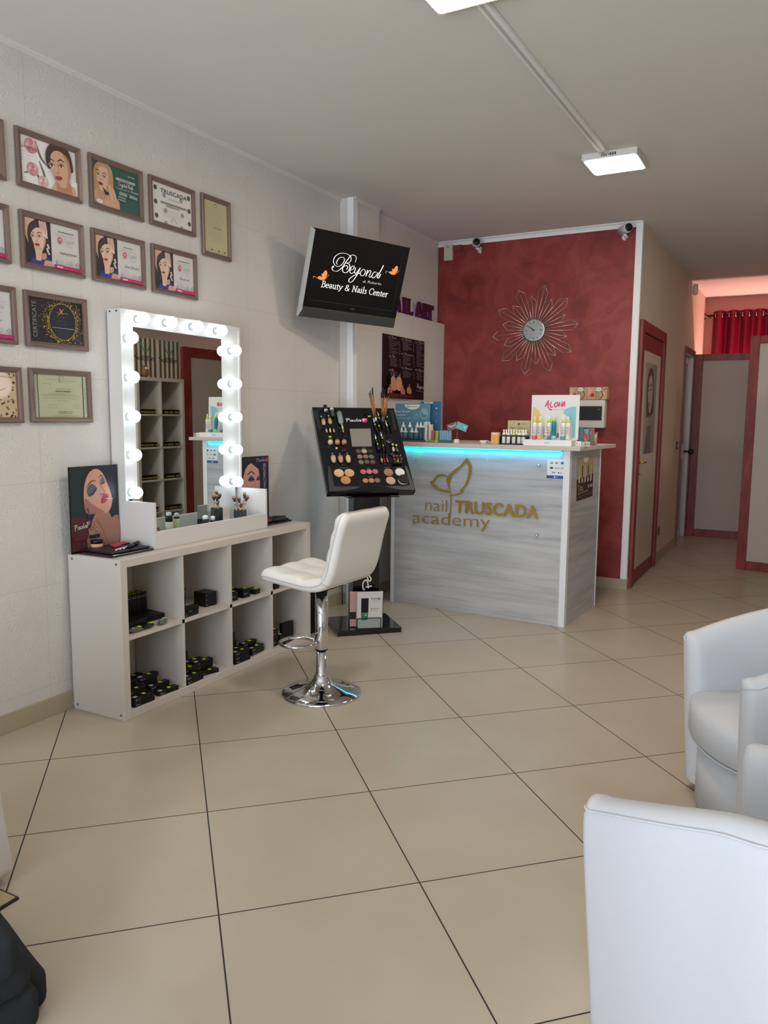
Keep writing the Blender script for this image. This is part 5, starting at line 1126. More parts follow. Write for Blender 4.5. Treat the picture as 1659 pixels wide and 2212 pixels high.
r = put('concealer_tube', 'single concealer wand with cream cap beside the tall grey bottle', 'tube', lying(519, 618), [('body', [(.0035, 0), (.0055, .008), (.0055, .028)], SK[3]), ('cap', [(.0052, .0283), (.0052, .082)], P('cream_cap', '#c9c0a8', rough=.3))]); lime(r, 0, -.0062, .04, .010, .018)
for i, x in enumerate((342, 438, 531)):
    r = put('cream_pot', 'squat foundation pot with broad black cap, '+('left with lime sticker', 'middle', 'right')[i]+' in second row', 'pot', lying(x, 775, .014), [('glass_body', [(.0135, 0), (.0155, .003), (.0175, .022)], SK[(4, 1, 3)[i]]), ('cap', [(.0135, .0223), (.0135, .058)], M_BLK)], 'squat foundation pots')
    if i == 0: lime(r, 0, -.0142, .047, .018, .011)
for i, x in enumerate((388, 488, 592)):
    r = put('dropper_bottle', 'foundation bottle with grey dropper, '+('left', 'middle', 'right with lime sticker')[i]+' in lower row of tester panel', 'bottle', lying(x, 1035, .016), [('glass_body', [(.008, 0), (.014, .012), (.0165, .03), (.0165, .047)], SK[(0, 3, 2)[i]]), ('dropper', [(.006, .0473), (.006, .056), (.0055, .058), (.005, .078), (0, .08)], P('grey_rubber', '#6c7074', rough=.5))], 'dropper bottles on the tester panel')
    if i == 2: lime(r, -.004, -.0172, .037, .016, .012)
put('sample_pot', 'tiny open white pot above the dropper bottles', 'pot', TM @ T(*PP(*ZP(427, 822), TM)) , [('pot', [(.007, 0), (.007, .006), (0, .006)], CREAM)])
put('compact', 'round black compact above the dropper bottles', 'compact', TM @ T(*PP(*ZP(520, 845), TM)), [('case', [(.019, 0), (.02, .004), (.018, .008), (0, .008)], M_BLK)])
put('compact', 'round black compact at right of tester panel between lip glosses and concealers', 'compact', TM @ T(*PP(*ZP(1147, 715), TM)), [('case', [(.0175, 0), (.018, .004), (.018, .008)], CREAM), ('lid', [(.0182, .0083), (.0182, .014), (0, .0145)], M_BLK)])
put('compact', 'closed black compact lid lower at right of tester panel', 'compact', TM @ T(*PP(*ZP(1190, 895), TM)), [('lid', [(.02, 0), (.02, .008), (0, .0085)], M_BLK)])
put('powder_jar', 'round jar with matte black lid in the bottom right pan', 'jar', TM @ T(*PP(*ZP(1342, 1268), TM)), [('jar', [(.033, 0), (.0335, .012)], CREAM), ('lid', [(.0335, .0123), (.0335, .024), (.031, .026), (0, .026)], P('matte_black_lid', '#1c1c1c', rough=.7))])
# concealers right side
for i, (x, y, m_) in enumerate(((1213, 875, SK[4]), (1262, 885, P('clear_grey_glass', '#4a5052')))):
    r = put('concealer_tube', ('cream' if i == 0 else 'smoky clear')+' tube with black cap and lime sticker at right edge of tester panel', 'tube', lying(x, y), [('body', [(.006, 0), (.0085, .006), (.0085, .03)], m_), ('cap', [(.0075, .0303), (.007, .07 if i else .078)], M_BLK)], None); lime(r, 0, -.0085, .052, .012, .014)
# lip glosses and mascaras in the columns
LG = ['#b07a4c', '#a8202c', '#a85a4c', '#8a2c4a', '#6c2436']
for i, (x, y) in enumerate(((1050, 1030), (1090, 1030), (1130, 1028))):
    r = put('lip_gloss', ('caramel', 'red', 'coral')[i]+' lip gloss tube with black cap in the bottom row of glosses', 'lip gloss', lying(x, y), [('tube', [(.004, 0), (.006, .008), (.006, .034)], P('gloss_'+LG[i].strip('#'), LG[i], rough=.15, coat=.5)), ('cap', [(.0055, .0343), (.0055, .072)], M_BLK)], 'lip glosses in the bottom row')
    if i == 0: lime(r, .002, -.0064, .02, .006, .016)
cols = [(960, 560, 960), (1008, 690, 0), (1000, 860, 0), (1030, 820, 0), (1062, 760, 0), (1092, 790, 0), (1016, 580, 0), (1070, 560, 0), (1128, 600, 0), (1185, 600, 0), (1130, 470, 0), (1075, 470, 0), (1020, 470, 0), (1043, 940, 0), (1076, 880, 0), (1112, 880, 0), (985, 800, 0)]
for i, (x, y, _) in enumerate(cols):
    r = put('mascara', 'slim black make-up pencil or mascara standing in the right rack', 'mascara', lying(x, y, .013+.003*(i % 3)), [('barrel', [(.0035, 0), (.0048, .006), (.0048, .05)], (M_BLK, P('dark_tube', '#15161b', rough=.2), P('plum_tube', '#3a2230', rough=.3))[i % 3]), ('cap', [(.0043, .0503), (.0043, .088), (.003, .09)], M_BLK if i % 4 else P('silver_tube', '#d0d2d4'))], 'slim tubes in the right rack of the tester panel')
    if i % 2 == 0: lime(r, .0, -.0056, .03+.006*(i % 3), .007, .013)
for x, y in ((1212, 938), (1253, 938), (1303, 937), (1221, 985), (1272, 982), (1318, 980)):
    put('lipstick', 'small open lipstick in the six hole black holder', 'lipstick', TM @ T(*PP(*ZP(x, y), TM)), [('lipstick', [(.0065, 0), (.0062, .014), (.004, .018), (0, .018)], P('lipstick_rose', '#b0485c', rough=.4))], 'lipsticks in the small black holder')
r = put('lipstick_holder', 'small black stepped lipstick holder with lime sticker', 'holder', TM @ T(*PP(*ZP(1265, 1030), TM)), []); MB().bx(-.03, .03, -.012, .014, 0, .02, M_BLK, .002).build('block', r); MB().box((0, .004, .0208), (.007, .014, .0012), M_LIME).build('price_sticker', r)
# two acrylic cups of long brushes at the top right
CO = P('copper_handle', '#a8683c', rough=.3, metal=.4); R = random.Random(9)
bx_ = [(-.028, .085), (-.02, .06), (-.006, .05), (.004, .04)], [(-.012, .01), (.0, -.01), (.008, -.03), (.014, .0), (.018, .02), (.024, -.07), (.03, -.11)]
for g_, (cx_, cy_) in enumerate(((957, 400), (1060, 400))):
    p = PP(*ZP(cx_, cy_), TM); base = TM @ Vector((p.x, p.y, .02))
    for k, (dx, tl) in enumerate(bx_[g_]):
        M = T(*base) @ RZ(PI/4) @ T(dx*.45, -.004*(k % 3), -.01) @ RY(-tl*2.0) @ RX(-.12-.05*(k % 2))
        r = thing('long_brush', ('left' if g_ == 0 else 'right')+' cluster long copper handled brush with dark end rising above tester panel', 'brush', M, ('left', 'right')[g_]+' cluster of copper handled brushes')
        L_ = .165+.012*((k*5) % 4)
        MB().lathe([(.0022, 0), (.0042, L_*.35), (.0030, L_*.8)], CO, 8).build('handle', r); MB().lathe([(.0034, L_*.8+.0003), (.0036, L_+.002), (.002, L_+.004)], P('brush_end_dark', '#2e1a20', rough=.4), 8).build('handle_end', r)
    r = thing('brush_holder', ('left' if g_ == 0 else 'right')+' clear holder at the foot of a brush cluster', 'brush holder', T(*base) @ RZ(PI/4) @ T(0, -.005, -.04)); MB().lathe([(.014, 0), (.016, .05)], M_CLEARP, 16).lathe([(.008, .002), (.01, .02), (.007, .03), (0, .03)], CREAM, 10).build('holder', r)
# leaflet holder on the base plate
lh = thing('leaflet_holder', 'black framed clear leaflet holder on the base of make-up stand', 'leaflet holder', SM @ T(.0, -.135, .0365) @ RZ(math.radians(-6)))
rr = smooth_path([(-.078, -.048, .004), (-.078, -.05, .062), (-.066, -.05, .072), (.066, -.05, .072), (.078, -.05, .062), (.078, -.048, .004)], 4)
MB().tube(rr, .003, M_BLK, 8).bx(-.085, .085, -.05, .045, 0, .004, M_BLK).bx(-.082, .082, .038, .042, .004, .1, M_BLK).build('frame', lh)
MB().bx(-.075, .075, -.051, -.0495, .006, .07, M_CLEARP).build('clear_front', lh)
def leaf(dx, dy, rz, label, paint, w_=.165, h_=.235, base='#dcd9d6'):
    M = SM @ T(dx, -.135+dy, .0415) @ RZ(math.radians(rz)) @ RX(math.radians(6)); r = thing('leaflet', label, 'leaflet', M)
    MB().bx(-w_/2, w_/2, 0, .003, 0, h_, P('leaf_'+base.strip('#'), base, rough=.4)).build('paper', r)
    A = Art(Matrix.Identity(4)); paint(A, w_, h_); o = A.build('print', r); o.matrix_local = plane((0, -.0003, 0), (1, 0, 0), (0, 0, 1))
def lf1(A, w_, h_):
    A.rect(-.056, .105, -.008, .205, '#07090d'); A.poly([(-.052, .055), (-.014, .055), (-.008, .103), (-.057, .103)], '#1e7a5c'); A.rect(-.03, .2-.2+.085, -.02, .095, '#c9e0d6'); A.lines(-.05, -.02, .09, .072, 2, '#8cc4ae', .002)
    A.fit('MISS', (.008, .193), (.05, .193), .012, '#2a2a2c'); A.rect(.053, .192, .068, .207, '#1e8068'); A.fit('P', (.058, .195), (.063, .195), .008, '#e8f2ee'); A.lines(.008, .065, .184, .184, 1, '#9a9a9c', .002, 0)
    A.fit('7', (.008, .115), (.018, .115), .022, '#2c2c30'); A.fit('SEVENLAC', (.021, .128), (.066, .128), .008, '#4a4a50'); A.lines(.021, .055, .118, .118, 1, '#8a8a8e', .002, 0); A.lines(.02, .06, .05, .05, 1, '#9a9a9c', .002, 0)
leaf(-.002, -.042, -6, 'white MISS leaflet with green nail polish, frontmost in holder', lf1)
leaf(.004, -.028, -6, 'white leaflet behind the frontmost one, mostly hidden', lambda A, w_, h_: A.rect(-w_/2, 0, w_/2, h_, '#e2dedc'), .168, .245)
leaf(-.035, .004, -16, 'pink leaflet sticking out at the left of the holder', lambda A, w_, h_: (A.rect(-w_/2, 0, w_/2, h_, '#c8a09a'), A.rect(-w_/2, .05, -w_/2+.04, .1, '#1c1c20')), .165, .24, '#c8a09a')
leaf(.034, .026, 2, 'black and pink leaflet sticking out at the right of the holder', lambda A, w_, h_: (A.rect(-w_/2, 0, w_/2, h_, '#16161a'), A.ell(w_/2-.012, h_-.035, .01, .01, '#d84a78'), A.rect(w_/2-.02, 0, w_/2, .03, '#d0a0b0')), .15, .235, '#16161a')

# ------------------------------------------------------------------ reception counter
CPf = plane((-2.741, 5.185, 0), (1.374, -.076, 0), (0, 0, 1)); CW = math.hypot(1.374, .076); CH = 1.2
rc = thing('reception_counter', 'grey oak reception counter with white edges before the red wall', 'counter', CPf)
# local: x along the front, y up, z towards the camera
CD = -.72
MB().bx(.03, CW-.04, 0, CH, -.02, 0, M_OAK).build('front_panel', rc)
MB().bx(CW-.018, CW, .0, CH, CD+.02, -.04, M_OAK).build('side_panel', rc)
MB().bx(0, .02, 0, CH, CD, -.02, M_OAK).build('left_side_panel', rc)
MB().bx(0, .03, 0, CH, -.02, .003, M_EDGE, .001).build('edge_strip', rc); MB().bx(CW-.04, CW+.003, 0, CH, -.04, .003, M_EDGE, .001).build('edge_strip', rc); MB().bx(CW-.02, CW+.003, 0, CH, CD, CD+.02, M_EDGE, .001).build('edge_strip', rc)
MB().bx(-.03, CW+.09, CH, CH+.026, CD-.06, .075, M_WHITE, .002).bx(.02, CW-.02, .72, .74, CD, -.03, M_WHITE).build('worktop', rc)
mb = MB().bx(.03, CW-.05, CH-.0112, CH-.001, .004, .012, P('led_tape_white', '#dce8ea')).build('led_tape', rc)
mb = MB(); NL = 96
for k in range(NL): mb.bx(.035+k*(CW-.09)/NL, .035+k*(CW-.09)/NL+.009, CH-.021, CH-.0115, .005, .013, M_LEDG if 13 <= k <= 16 else M_CYAN)
lt = mb.build('led_emitters', rc, label='cyan glowing light points'); lt['kind'] = 'stuff'
for nm, x0_, x1_, pw, c_ in (('cyan_led_glow', .04, CW-.06, 4.0, (.0, .72, 1.0)),):
    l = bpy.data.lights.new(nm, 'AREA'); l.shape = 'RECTANGLE'; l.size = x1_-x0_; l.size_y = .008; l.energy = pw; l.color = c_
    o = bpy.data.objects.new(nm, l); C.objects.link(o); o.matrix_world = CPf @ T((x0_+x1_)/2, CH-.022, .009) @ RX(PI/2)
# acrylic sign plate with gold logo
SP = CPf @ T(0, 0, .028); ap = thing('acrylic_sign', 'clear acrylic plate with gold butterfly logo on counter front', 'sign', SP)
q = [PP(*p, SP) for p in ((886, 984), (1171.6, 996.5), (1169, 1165), (886.5, 1141))]; xa, xb = (q[0].x+q[3].x)/2, (q[1].x+q[2].x)/2; ya, yb = (q[2].y+q[3].y)/2, (q[0].y+q[1].y)/2
MB().bx(xa, xb, ya, yb, -.003, .002, M_GLASS, .001).build('acrylic_plate', ap)
for x in (xa+.03, xb-.03):
    for y in (ya+.03, yb-.03): MB().lathe([(.008, -.028), (.008, .008), (.006, .01), (0, .01)], M_CHROME, 16, T(x, y, 0)).build('standoff', ap)
A = Art(SP, base=.0025, step=.0001); G = lambda x, y: (820+x*.3134, 940+y*.3134); gold = M_GOLD
def gst(pts, w, **k):
    A.stroke([G(*p) for p in pts], w, '#a98a3c', px=True, **k); A.mb.mi = [A.mb.mat(M_GOLD) if A.mb.mats[i].name.startswith('ink_a98a3c') else i for i in A.mb.mi]
A.poly([G(*p) for p in ((598, 155), (622, 185), (634, 215), (632, 260), (618, 310), (590, 360), (562, 378), (585, 345), (604, 300), (612, 255), (612, 215), (598, 190), (575, 215), (530, 250), (500, 278), (486, 310), (480, 345), (490, 395), (470, 350), (460, 315), (464, 290), (480, 270), (515, 240), (560, 205))], gold, px=True)
A.poly([G(*p) for p in ((462, 278), (435, 268), (405, 270), (385, 288), (370, 312), (347, 322), (365, 350), (395, 378), (430, 392), (470, 400), (502, 402), (478, 384), (440, 380), (405, 366), (380, 345), (368, 330), (382, 318), (395, 298), (412, 284), (440, 282), (464, 292))], gold, px=True)
gst([(570, 368), (572, 382), (560, 400), (520, 412), (484, 416)], .013, taper=False); gst([(486, 412), (492, 450), (488, 520), (487, 560)], .008, smooth=3); gst([(572, 368), (600, 345), (628, 322)], .003, smooth=0)
A.ell(*A.px(*G(566, 380)), .012, .014, gold)
for t_, a_, b_, hh, bd in (('nail', (316, 518), (463, 531), 84, -.014), ('TRUSCADA', (520, 530), (1094, 576), 80, .028), ('academy', (228, 604), (760, 640), 82, -.012)):
    z0 = len(A.mb.f); A.fit(t_, G(*a_), G(*b_), hh*.3134, '#a98a3c', px=True, bold=bd)
A.mb.mi = [A.mb.mat(M_GOLD) if A.mb.mats[i].name.startswith('ink_a98a3c') else i for i in A.mb.mi]
o = A.build('gold_logo', ap)
# payment sticker and side poster
KP = CPf @ T(0, 0, .0006); ps = thing('payment_sticker', 'white card payment sticker with blue strip on counter front', 'sticker', KP)
A = Art(KP); a_, b_, c_, d_ = [A.px(*p) for p in ((1182, 991.7), (1224, 993), (1223.7, 1034.6), (1182, 1033))]
A.poly([a_, b_, c_, d_], '#e6e4e2'); X = lambda u, v: (a_[0]+(b_[0]-a_[0])*u, a_[1]+(d_[1]-a_[1])*v)
def R_(u0, v0, u1, v1, c): p, q = X(u0, v0), X(u1, v1); A.rect(p[0], q[1], q[0], p[1], c)
R_(0, .84, 1, 1, '#1c4f9c'); R_(.38, .89, .46, .96, '#e8eef6'); A.lines(X(.5, .92)[0], X(.62, .92)[0], X(0, .925)[1], X(0, .925)[1], 1, '#c4d4ea', .004)
R_(.17, .12, .32, .23, '#4a6a5a'); R_(.16, .15, .33, .18, '#e6e4e2'); A.ell(*X(.49, .18), .0065, .0065, '#d8342c'); A.ell(*X(.55, .18), .0065, .0065, '#e8862c'); R_(.72, .12, .86, .24, '#2c5ca0')
R_(.17, .4, .32, .5, '#2c3a4a'); R_(.42, .43, .64, .47, '#8a8a90'); R_(.72, .42, .86, .48, '#9a9aa0'); R_(.27, .66, .45, .71, '#7a7a80'); A.ell(*X(.62, .69), .004, .005, '#1c1c20'); R_(.68, .67, .78, .71, '#9a9aa0')
A.build('print', ps)
SPm = plane(CPf @ Vector((CW+.001, 0, 0)), -(CPf.to_3x3() @ Vector((0, 0, 1))), (0, 0, 1)); sp = thing('side_poster', 'brown and gold treatment poster on the side of the counter', 'poster', SPm)
A = Art(SPm); u = [A.px(*p) for p in ((1247.8, 988.6), (1282, 986.4), (1280, 1071.6), (1244.7, 1083.5))]; A.poly(u, '#3a2030')
X = lambda s_, t_: (u[0][0]+(u[1][0]-u[0][0])*s_+(u[3][0]-u[0][0])*t_, u[0][1]+(u[3][1]-u[0][1])*t_)
A.poly([X(0, 0), X(1, 0), X(1, .42), X(0, .5)], '#b8a67c'); A.poly([X(.35, .02), X(.68, .02), X(.66, .1), X(.5, .14), X(.38, .1)], '#e8e2d0')
for k in range(5): s_ = .14+.18*k; A.poly([X(s_-.05, .45+.0*k), X(s_+.05, .43), X(s_+.05, .58), X(s_-.05, .6)], '#c8bca0'); A.stroke([X(s_, .5), X(s_, .2+.05*((k*3) % 3))], .018, '#4a3824' if k % 2 else '#d8ccae', smooth=0)
A.fit('Tinta', X(.06, .8), X(.38, .78), .05, '#c8b070'); A.stroke([X(.06, .84), X(.7, .8)], .006, '#a89868', smooth=0); A.stroke([X(.04, .92), X(.95, .86)], .004, '#7a6a5c', smooth=0)
for s_ in (.72, .84, .93): A.ell(*X(s_, .7), .012, .012, '#d8d0c0', n=10)
A.build('print', sp)

# ------------------------------------------------------------------ things on the counter
CZ = CH+.0265
def cxy(u, y): p = PY(u, 955, y); return p.x
def ctr(name, label, cat, u, y, parts, group=None, s=1.0):
    r = thing(name, label, cat, (cxy(u, y), y, CZ), group)
    for pn_, prof, m_ in parts: MB().lathe([(a*s, b*s) for a, b in prof], m_, 16).build(pn_, r)
    return r
BL = P('petrol_blue_bottle', '#3f6a7c', rough=.3, coat=.3); WCAP = P('white_cap', '#e8e4de', rough=.4)
TRB = CZ+.012
YD = 5.36
# blue skincare display
bd = thing('card_display', 'large blue cardboard display reading Scopri la tua', 'display', (0, 0, 0)); BM = plane((cxy(890, YD+.05), YD+.05, CZ), (1, -.10, 0), (0, .02, 1)) ; bd.matrix_world = BM
MB().bx(-.16, .155, 0, .287, -.004, 0, P('card_blue', '#5a8ea6', rough=.5), .001).build('board', bd)
A = Art(BM, base=.0004); B1 = lambda x, y: (840+x*.09645, 850+y*.09645)
A.poly([B1(*p) for p in ((350, 250), (700, 250), (680, 300), (620, 345), (530, 362), (440, 345), (380, 305))], '#e6e6dc', px=True, smooth=0); A.poly([B1(*p) for p in ((408, 278), (452, 278), (452, 312), (408, 312))], '#8aa03c', px=True); A.stroke([B1(460, 295), B1(635, 295)], .007, '#a89a5c', px=True, smooth=0)
A.pen('Scopri la tua', B1(120, 418), B1(470, 418), 52*.09645, .75, '#e8f0f2', px=True, smooth=3); A.pen('routine', B1(140, 495), B1(378, 495), 46*.09645, .7, '#e8f0f2', px=True, smooth=3)
for a_, b_ in (((215, 550), (290, 550)), ((310, 553), (365, 553)), ((385, 555), (495, 555))): A.stroke([B1(*a_), B1(*b_)], .0035, '#c8dce2', px=True, smooth=0)
A.stroke([B1(795+85*math.cos(t_), 465+95*math.sin(t_)) for t_ in [k*2*PI/20 for k in range(21)]], .0022, '#dce8ea', px=True); A.stroke([B1(800+45*math.cos(t_), 365+38*math.sin(t_)) for t_ in [k*2*PI/14 for k in range(15)]], .002, '#dce8ea', px=True); A.poly([B1(745, 410), B1(800, 380), B1(880, 450), B1(870, 480), B1(790, 465)], '#8fb4c0', px=True)
A.stroke([B1(545, 560), B1(570, 500), B1(640, 465), B1(640, 540), B1(560, 565), B1(640, 470)], .0015, '#c8dce2', px=True)
o = A.build('print', bd)
b2 = thing('card_display', 'darker blue cardboard display standing behind the large one', 'display', plane((cxy(930, YD+.12), YD+.12, CZ), (1, -.1, 0), (0, .02, 1))); MB().bx(-.10, .085, 0, .305, -.004, 0, P('card_blue_dark', '#3a6d94', rough=.5), .001).build('board', b2)
A = Art(Matrix.Identity(4), base=.0004); A.poly([(-.07, .302), (.015, .302), (.01, .288), (-.06, .288)], '#e2ded4'); A.rect(-.055, .292, -.005, .297, '#b06a3c'); A.poly([(.04, .262), (.055, .253), (.04, .245)], '#e8e8e0'); A.ell(.046, .215, .008, .008, '#c88a5c'); A.ell(.046, .215, .005, .005, '#3a6d94'); A.rect(.043, .14, .049, .165, '#8a9a5c'); A.build('print', b2)
one('display_tray', 'low brown tray under the petrol blue bottles', 'tray', MB().bx(cxy(864, YD), cxy(927, YD), YD-.11, YD+.03, CZ, CZ+.011, P('brown_tray', '#5a4c38', rough=.5), .001))
big = [('body', [(.017, 0), (.0185, .003), (.0185, .092)], BL), ('cap', [(.0165, .0923), (.015, .104), (.006, .118), (.005, .132), (0, .133)], WCAP)]
sml = [('body', [(.0155, 0), (.0155, .056)], BL), ('cap', [(.0165, .0563), (.0165, .067), (.006, .07), (.006, .09), (0, .091)], WCAP)]
for i, u_ in enumerate((871, 885, 901, 908.5, 916.5)): r = ctr('serum_bottle', 'tall petrol blue bottle with pointed white cap on blue display', 'bottle', u_, YD-.02, big, 'tall petrol blue bottles on the counter'); r.location.z = TRB
for i, u_ in enumerate((867.5, 875.5, 889.7, 898.2)): r = ctr('serum_bottle', 'short petrol blue bottle with white pump in front row of display', 'bottle', u_, YD-.07, sml, 'short petrol blue bottles on the counter'); r.location.z = TRB
for i, (u_, h_) in enumerate(((923, .15), (929, .13))): one('white_carton', ('taller' if i == 0 else 'shorter')+' white patterned carton beside petrol blue bottles', 'box', MB().bx(-.016, .016, -.016, .016, 0, h_, P('white_patterned_card', '#d8cfc4', rough=.5, noise=.15, nscale=120), .001), T(cxy(u_, YD-.04), YD-.04, CZ))
one('small_display', 'small green card tray holding the pink and green cartons', 'display', MB().bx(cxy(926.5, 5.24), cxy(950, 5.24), 5.21, 5.27, CZ, CZ+.018, P('green_card', '#6a8e5c', rough=.5), .001).bx(cxy(943, 5.24), cxy(949.5, 5.24), 5.2092, 5.2099, CZ+.002, CZ+.016, P('lime_card', '#a8c83c')))
for u_, c_, lb in ((935, '#b85a5a', 'pink red'), (944.5, '#8ab04a', 'lime green')): one('slim_carton', lb+' slim carton in the green card tray', 'box', MB().bx(-.011, .011, -.012, .012, 0, .068, P('carton_'+c_.strip('#'), c_, rough=.45, noise=.2, nscale=150), .001), T(cxy(u_, 5.24), 5.24, CZ+.0185))
one('small_display', 'small slate blue card tray holding the pale blue cartons', 'display', MB().bx(cxy(951, 5.24), cxy(975, 5.24), 5.21, 5.27, CZ, CZ+.018, P('slate_card', '#4a6278', rough=.5), .001))
for k in range(5): one('slim_carton', 'pale blue slim carton in the row of five', 'box', MB().bx(-.0078, .0078, -.012, .012, 0, .07, P('carton_pale_blue', '#7ea4c4', rough=.45, noise=.25, nscale=150), .001), T(cxy(953+4.7*k, 5.24), 5.24, CZ+.0185), 'pale blue slim cartons on the counter')
# card stand
cs = thing('card_clip_stand', 'white cube with wire holding two angled cards', 'card stand', (cxy(986.5, 5.2), 5.2, CZ))
MB().bx(-.014, .014, -.014, .014, 0, .028, WCAP, .001).build('cube_base', cs); MB().tube([(0, 0, .028), (.002, 0, .06), (.004, 0, .1)], .0012, M_STEEL, 6).build('wire', cs)
g = thing('business_card', 'grey transparent Beyond card clipped on the wire stand', 'card', plane((cxy(976, 5.2), 5.203, CZ+.118), (.94, 0, .30), (-.3, 0, .94))); MB().bx(-.042, .042, -.025, .025, -.0005, .0005, P('grey_card', '#6c6264', rough=.25)).build('card', g)
A = Art(Matrix.Identity(4), base=.0007); A.pen('Beyond', (-.03, .0), (.03, .0), .018, .002, '#e8e4e4'); A.lines(-.01, .03, -.01, -.01, 1, '#c8c0c0', .002); A.build('print', g)
g = thing('business_card', 'teal card clipped on the wire stand', 'card', plane((cxy(997, 5.195), 5.195, CZ+.118), (.94, 0, -.34), (.34, 0, .94))); MB().bx(-.042, .042, -.025, .025, -.0005, .0005, P('teal_card', '#6fb0b4', rough=.35)).build('card', g)
A = Art(Matrix.Identity(4), base=.0007); A.lines(-.035, .0, .008, -.01, 3, '#a8d0d2', .0015); A.stroke([(.012, .01), (.028, .008), (.018, 0), (.03, -.006)], .003, '#e8f4f4'); A.build('print', g)
one('white_dish', 'small shallow white square dish on counter', 'dish', MB().lathe([(.018, 0), (.022, .001), (.034, .02), (.0345, .024), (.032, .024), (.02, .006), (0, .005)], WCAP, 4, RZ(PI/4), smooth=False), T(cxy(1046, 5.2), 5.2, CZ))
one('orange_box', 'upright pale orange box on counter', 'box', MB().bx(-.029, .029, -.015, .015, 0, .083, P('pale_orange_card', '#dca95c', rough=.5, noise=.1, nscale=90), .001).bx(-.02, .02, -.0155, -.015, .068, .078, CREAM), T(cxy(1070.5, 5.18), 5.18, CZ))
one('clear_box', 'dark clear box standing behind the pale orange box', 'box', MB().bx(-.02, .02, -.015, .015, 0, .08, P('smoky_box', '#3c3230', rough=.15), .001), T(cxy(1081, 5.25), 5.25, CZ))
# serum rack
sr = thing('serum_rack', 'black two tier rack holding white dropper bottles', 'rack', (cxy(1112, 5.19), 5.19, CZ))
MB().bx(-.098, .09, -.035, .035, 0, .008, M_BLK, .001).bx(-.098, .09, .03, .034, .008, .06, M_BLK).bx(-.098, -.094, -.035, .034, .008, .06, M_BLK).bx(-.094, .09, -.035, -.032, .056, .064, M_BLK).build('rack', sr)
LBW = P('white_label_bottle', '#cfccc8', rough=.35)
for i, u_ in enumerate((1088, 1098, 1109.5, 1121, 1130)): ctr('dropper_bottle', 'white labelled dropper bottle in the front row of black rack', 'bottle', u_, 5.165, [('bottle', [(.012, .0085), (.0135, .011), (.0135, .048), (.010, .056)], LBW), ('collar', [(.010, .066), (.011, .067), (.011, .08)], M_LIME if i == 2 else WCAP), ('dropper', [(.005, .0803), (.006, .09), (.005, .103), (0, .104)], WCAP)], 'dropper bottles in the front row of the rack')
for i, u_ in enumerate((1093, 1103.5, 1115.5, 1126, 1135)): ctr('dropper_bottle', 'white dropper bottle in the rear row of black rack', 'bottle', u_, 5.20, [('bottle', [(.012, .0085), (.0135, .011), (.0135, .05), (.010, .058)], M_BLK), ('dropper', [(.010, .066), (.01, .08), (.005, .082), (.006, .092), (.005, .103), (0, .104)], WCAP)], 'dropper bottles in the rear row of the rack')
g = thing('card_display', 'beige card display with triangle drawing behind the black rack', 'display', plane((cxy(1120, 5.27), 5.27, CZ), (1, 0, 0), (0, .05, 1))); MB().bx(-.085, .08, 0, .167, -.003, 0, P('beige_card', '#bdb082', rough=.5), .001).build('board', g)
A = Art(Matrix.Identity(4), base=.0003); A.stroke([(-.065, .11), (-.04, .155), (-.025, .118), (-.065, .11)], .0015, '#5a5436', smooth=0); A.rect(-.01, .135, .003, .148, '#22241c'); A.lines(.008, .055, .142, .142, 1, '#6a6446', .005, 0); A.lines(-.01, .03, .12, .12, 1, '#6a6446', .004, 0); A.lines(-.01, .05, .11, .11, 1, '#7a7454', .003, 0); A.lines(-.055, -.035, .115, .115, 1, '#3a3826', .006, 0); A.build('print', g)
# sun care display
YA = 5.14; g = thing('sun_care_display', 'white ALOHA sun care display board with pedestal box', 'display', (cxy(1187, YA), YA, CZ)); ax = cxy(1187, YA)
MB(T(-ax, -YA, 0)).bx(cxy(1131, YA-.05), cxy(1235, YA-.05), YA-.06, YA+.09, 0, .040, M_EDGE, .002).build('pedestal_box', g)
AM = plane((cxy(1196, YA+.07), YA+.07, CZ+.0405), (1, 0, 0), (0, .03, 1)); MB(g.matrix_world.inverted() @ AM).bx(-.165, .165, 0, .30, -.006, 0, M_EDGE, .001).build('board', g)
A = Art(AM, base=.0004); Q = lambda x, y: (1120+x*.12658, 830+y*.12658)
A.rect(-.163, .002, .163, .298, '#dedcda'); A.poly([Q(*p) for p in ((245, 405), (290, 405), (340, 435), (372, 500), (378, 560), (350, 640), (300, 720), (240, 760))], '#e4c27c', px=True, smooth=2)
A.poly([Q(*p) for p in ((990, 380), (900, 385), (820, 415), (770, 460), (765, 490), (800, 520), (850, 560), (900, 640), (915, 760), (905, 915), (968, 915))], '#82bfc8', px=True)
def al(pts, w=.0085): A.stroke([Q(*p) for p in pts], w, '#d24a72', px=True, smooth=4)
al([(455, 385), (500, 300), (515, 275)]); al([(515, 275), (505, 350), (510, 395), (540, 432), (575, 435)]); al([(470, 350), (535, 345)], .006)
al([(560, 300), (545, 385), (590, 383)]); al([(645, 310), (615, 350), (625, 385), (660, 370), (672, 325), (645, 305)]); al([(705, 300), (690, 385)]); al([(755, 295), (735, 385)]); al([(665, 350), (760, 345)], .006); al([(745, 385), (775, 330), (790, 292)]); al([(790, 292), (788, 385)]); al([(760, 350), (793, 348)], .005)
A.fit('SUN CARE', Q(595, 442), Q(790, 436), 18*.12658, '#8a8a8c', px=True)
A.poly([Q(*p) for p in ((430, 720), (440, 710), (450, 915), (425, 915))], '#c07a6c', px=True); A.poly([Q(*p) for p in ((655, 830), (690, 830), (690, 915), (650, 915))], '#a85a50', px=True)
o = A.build('print', g); o.matrix_local = g.matrix_world.inverted() @ AM
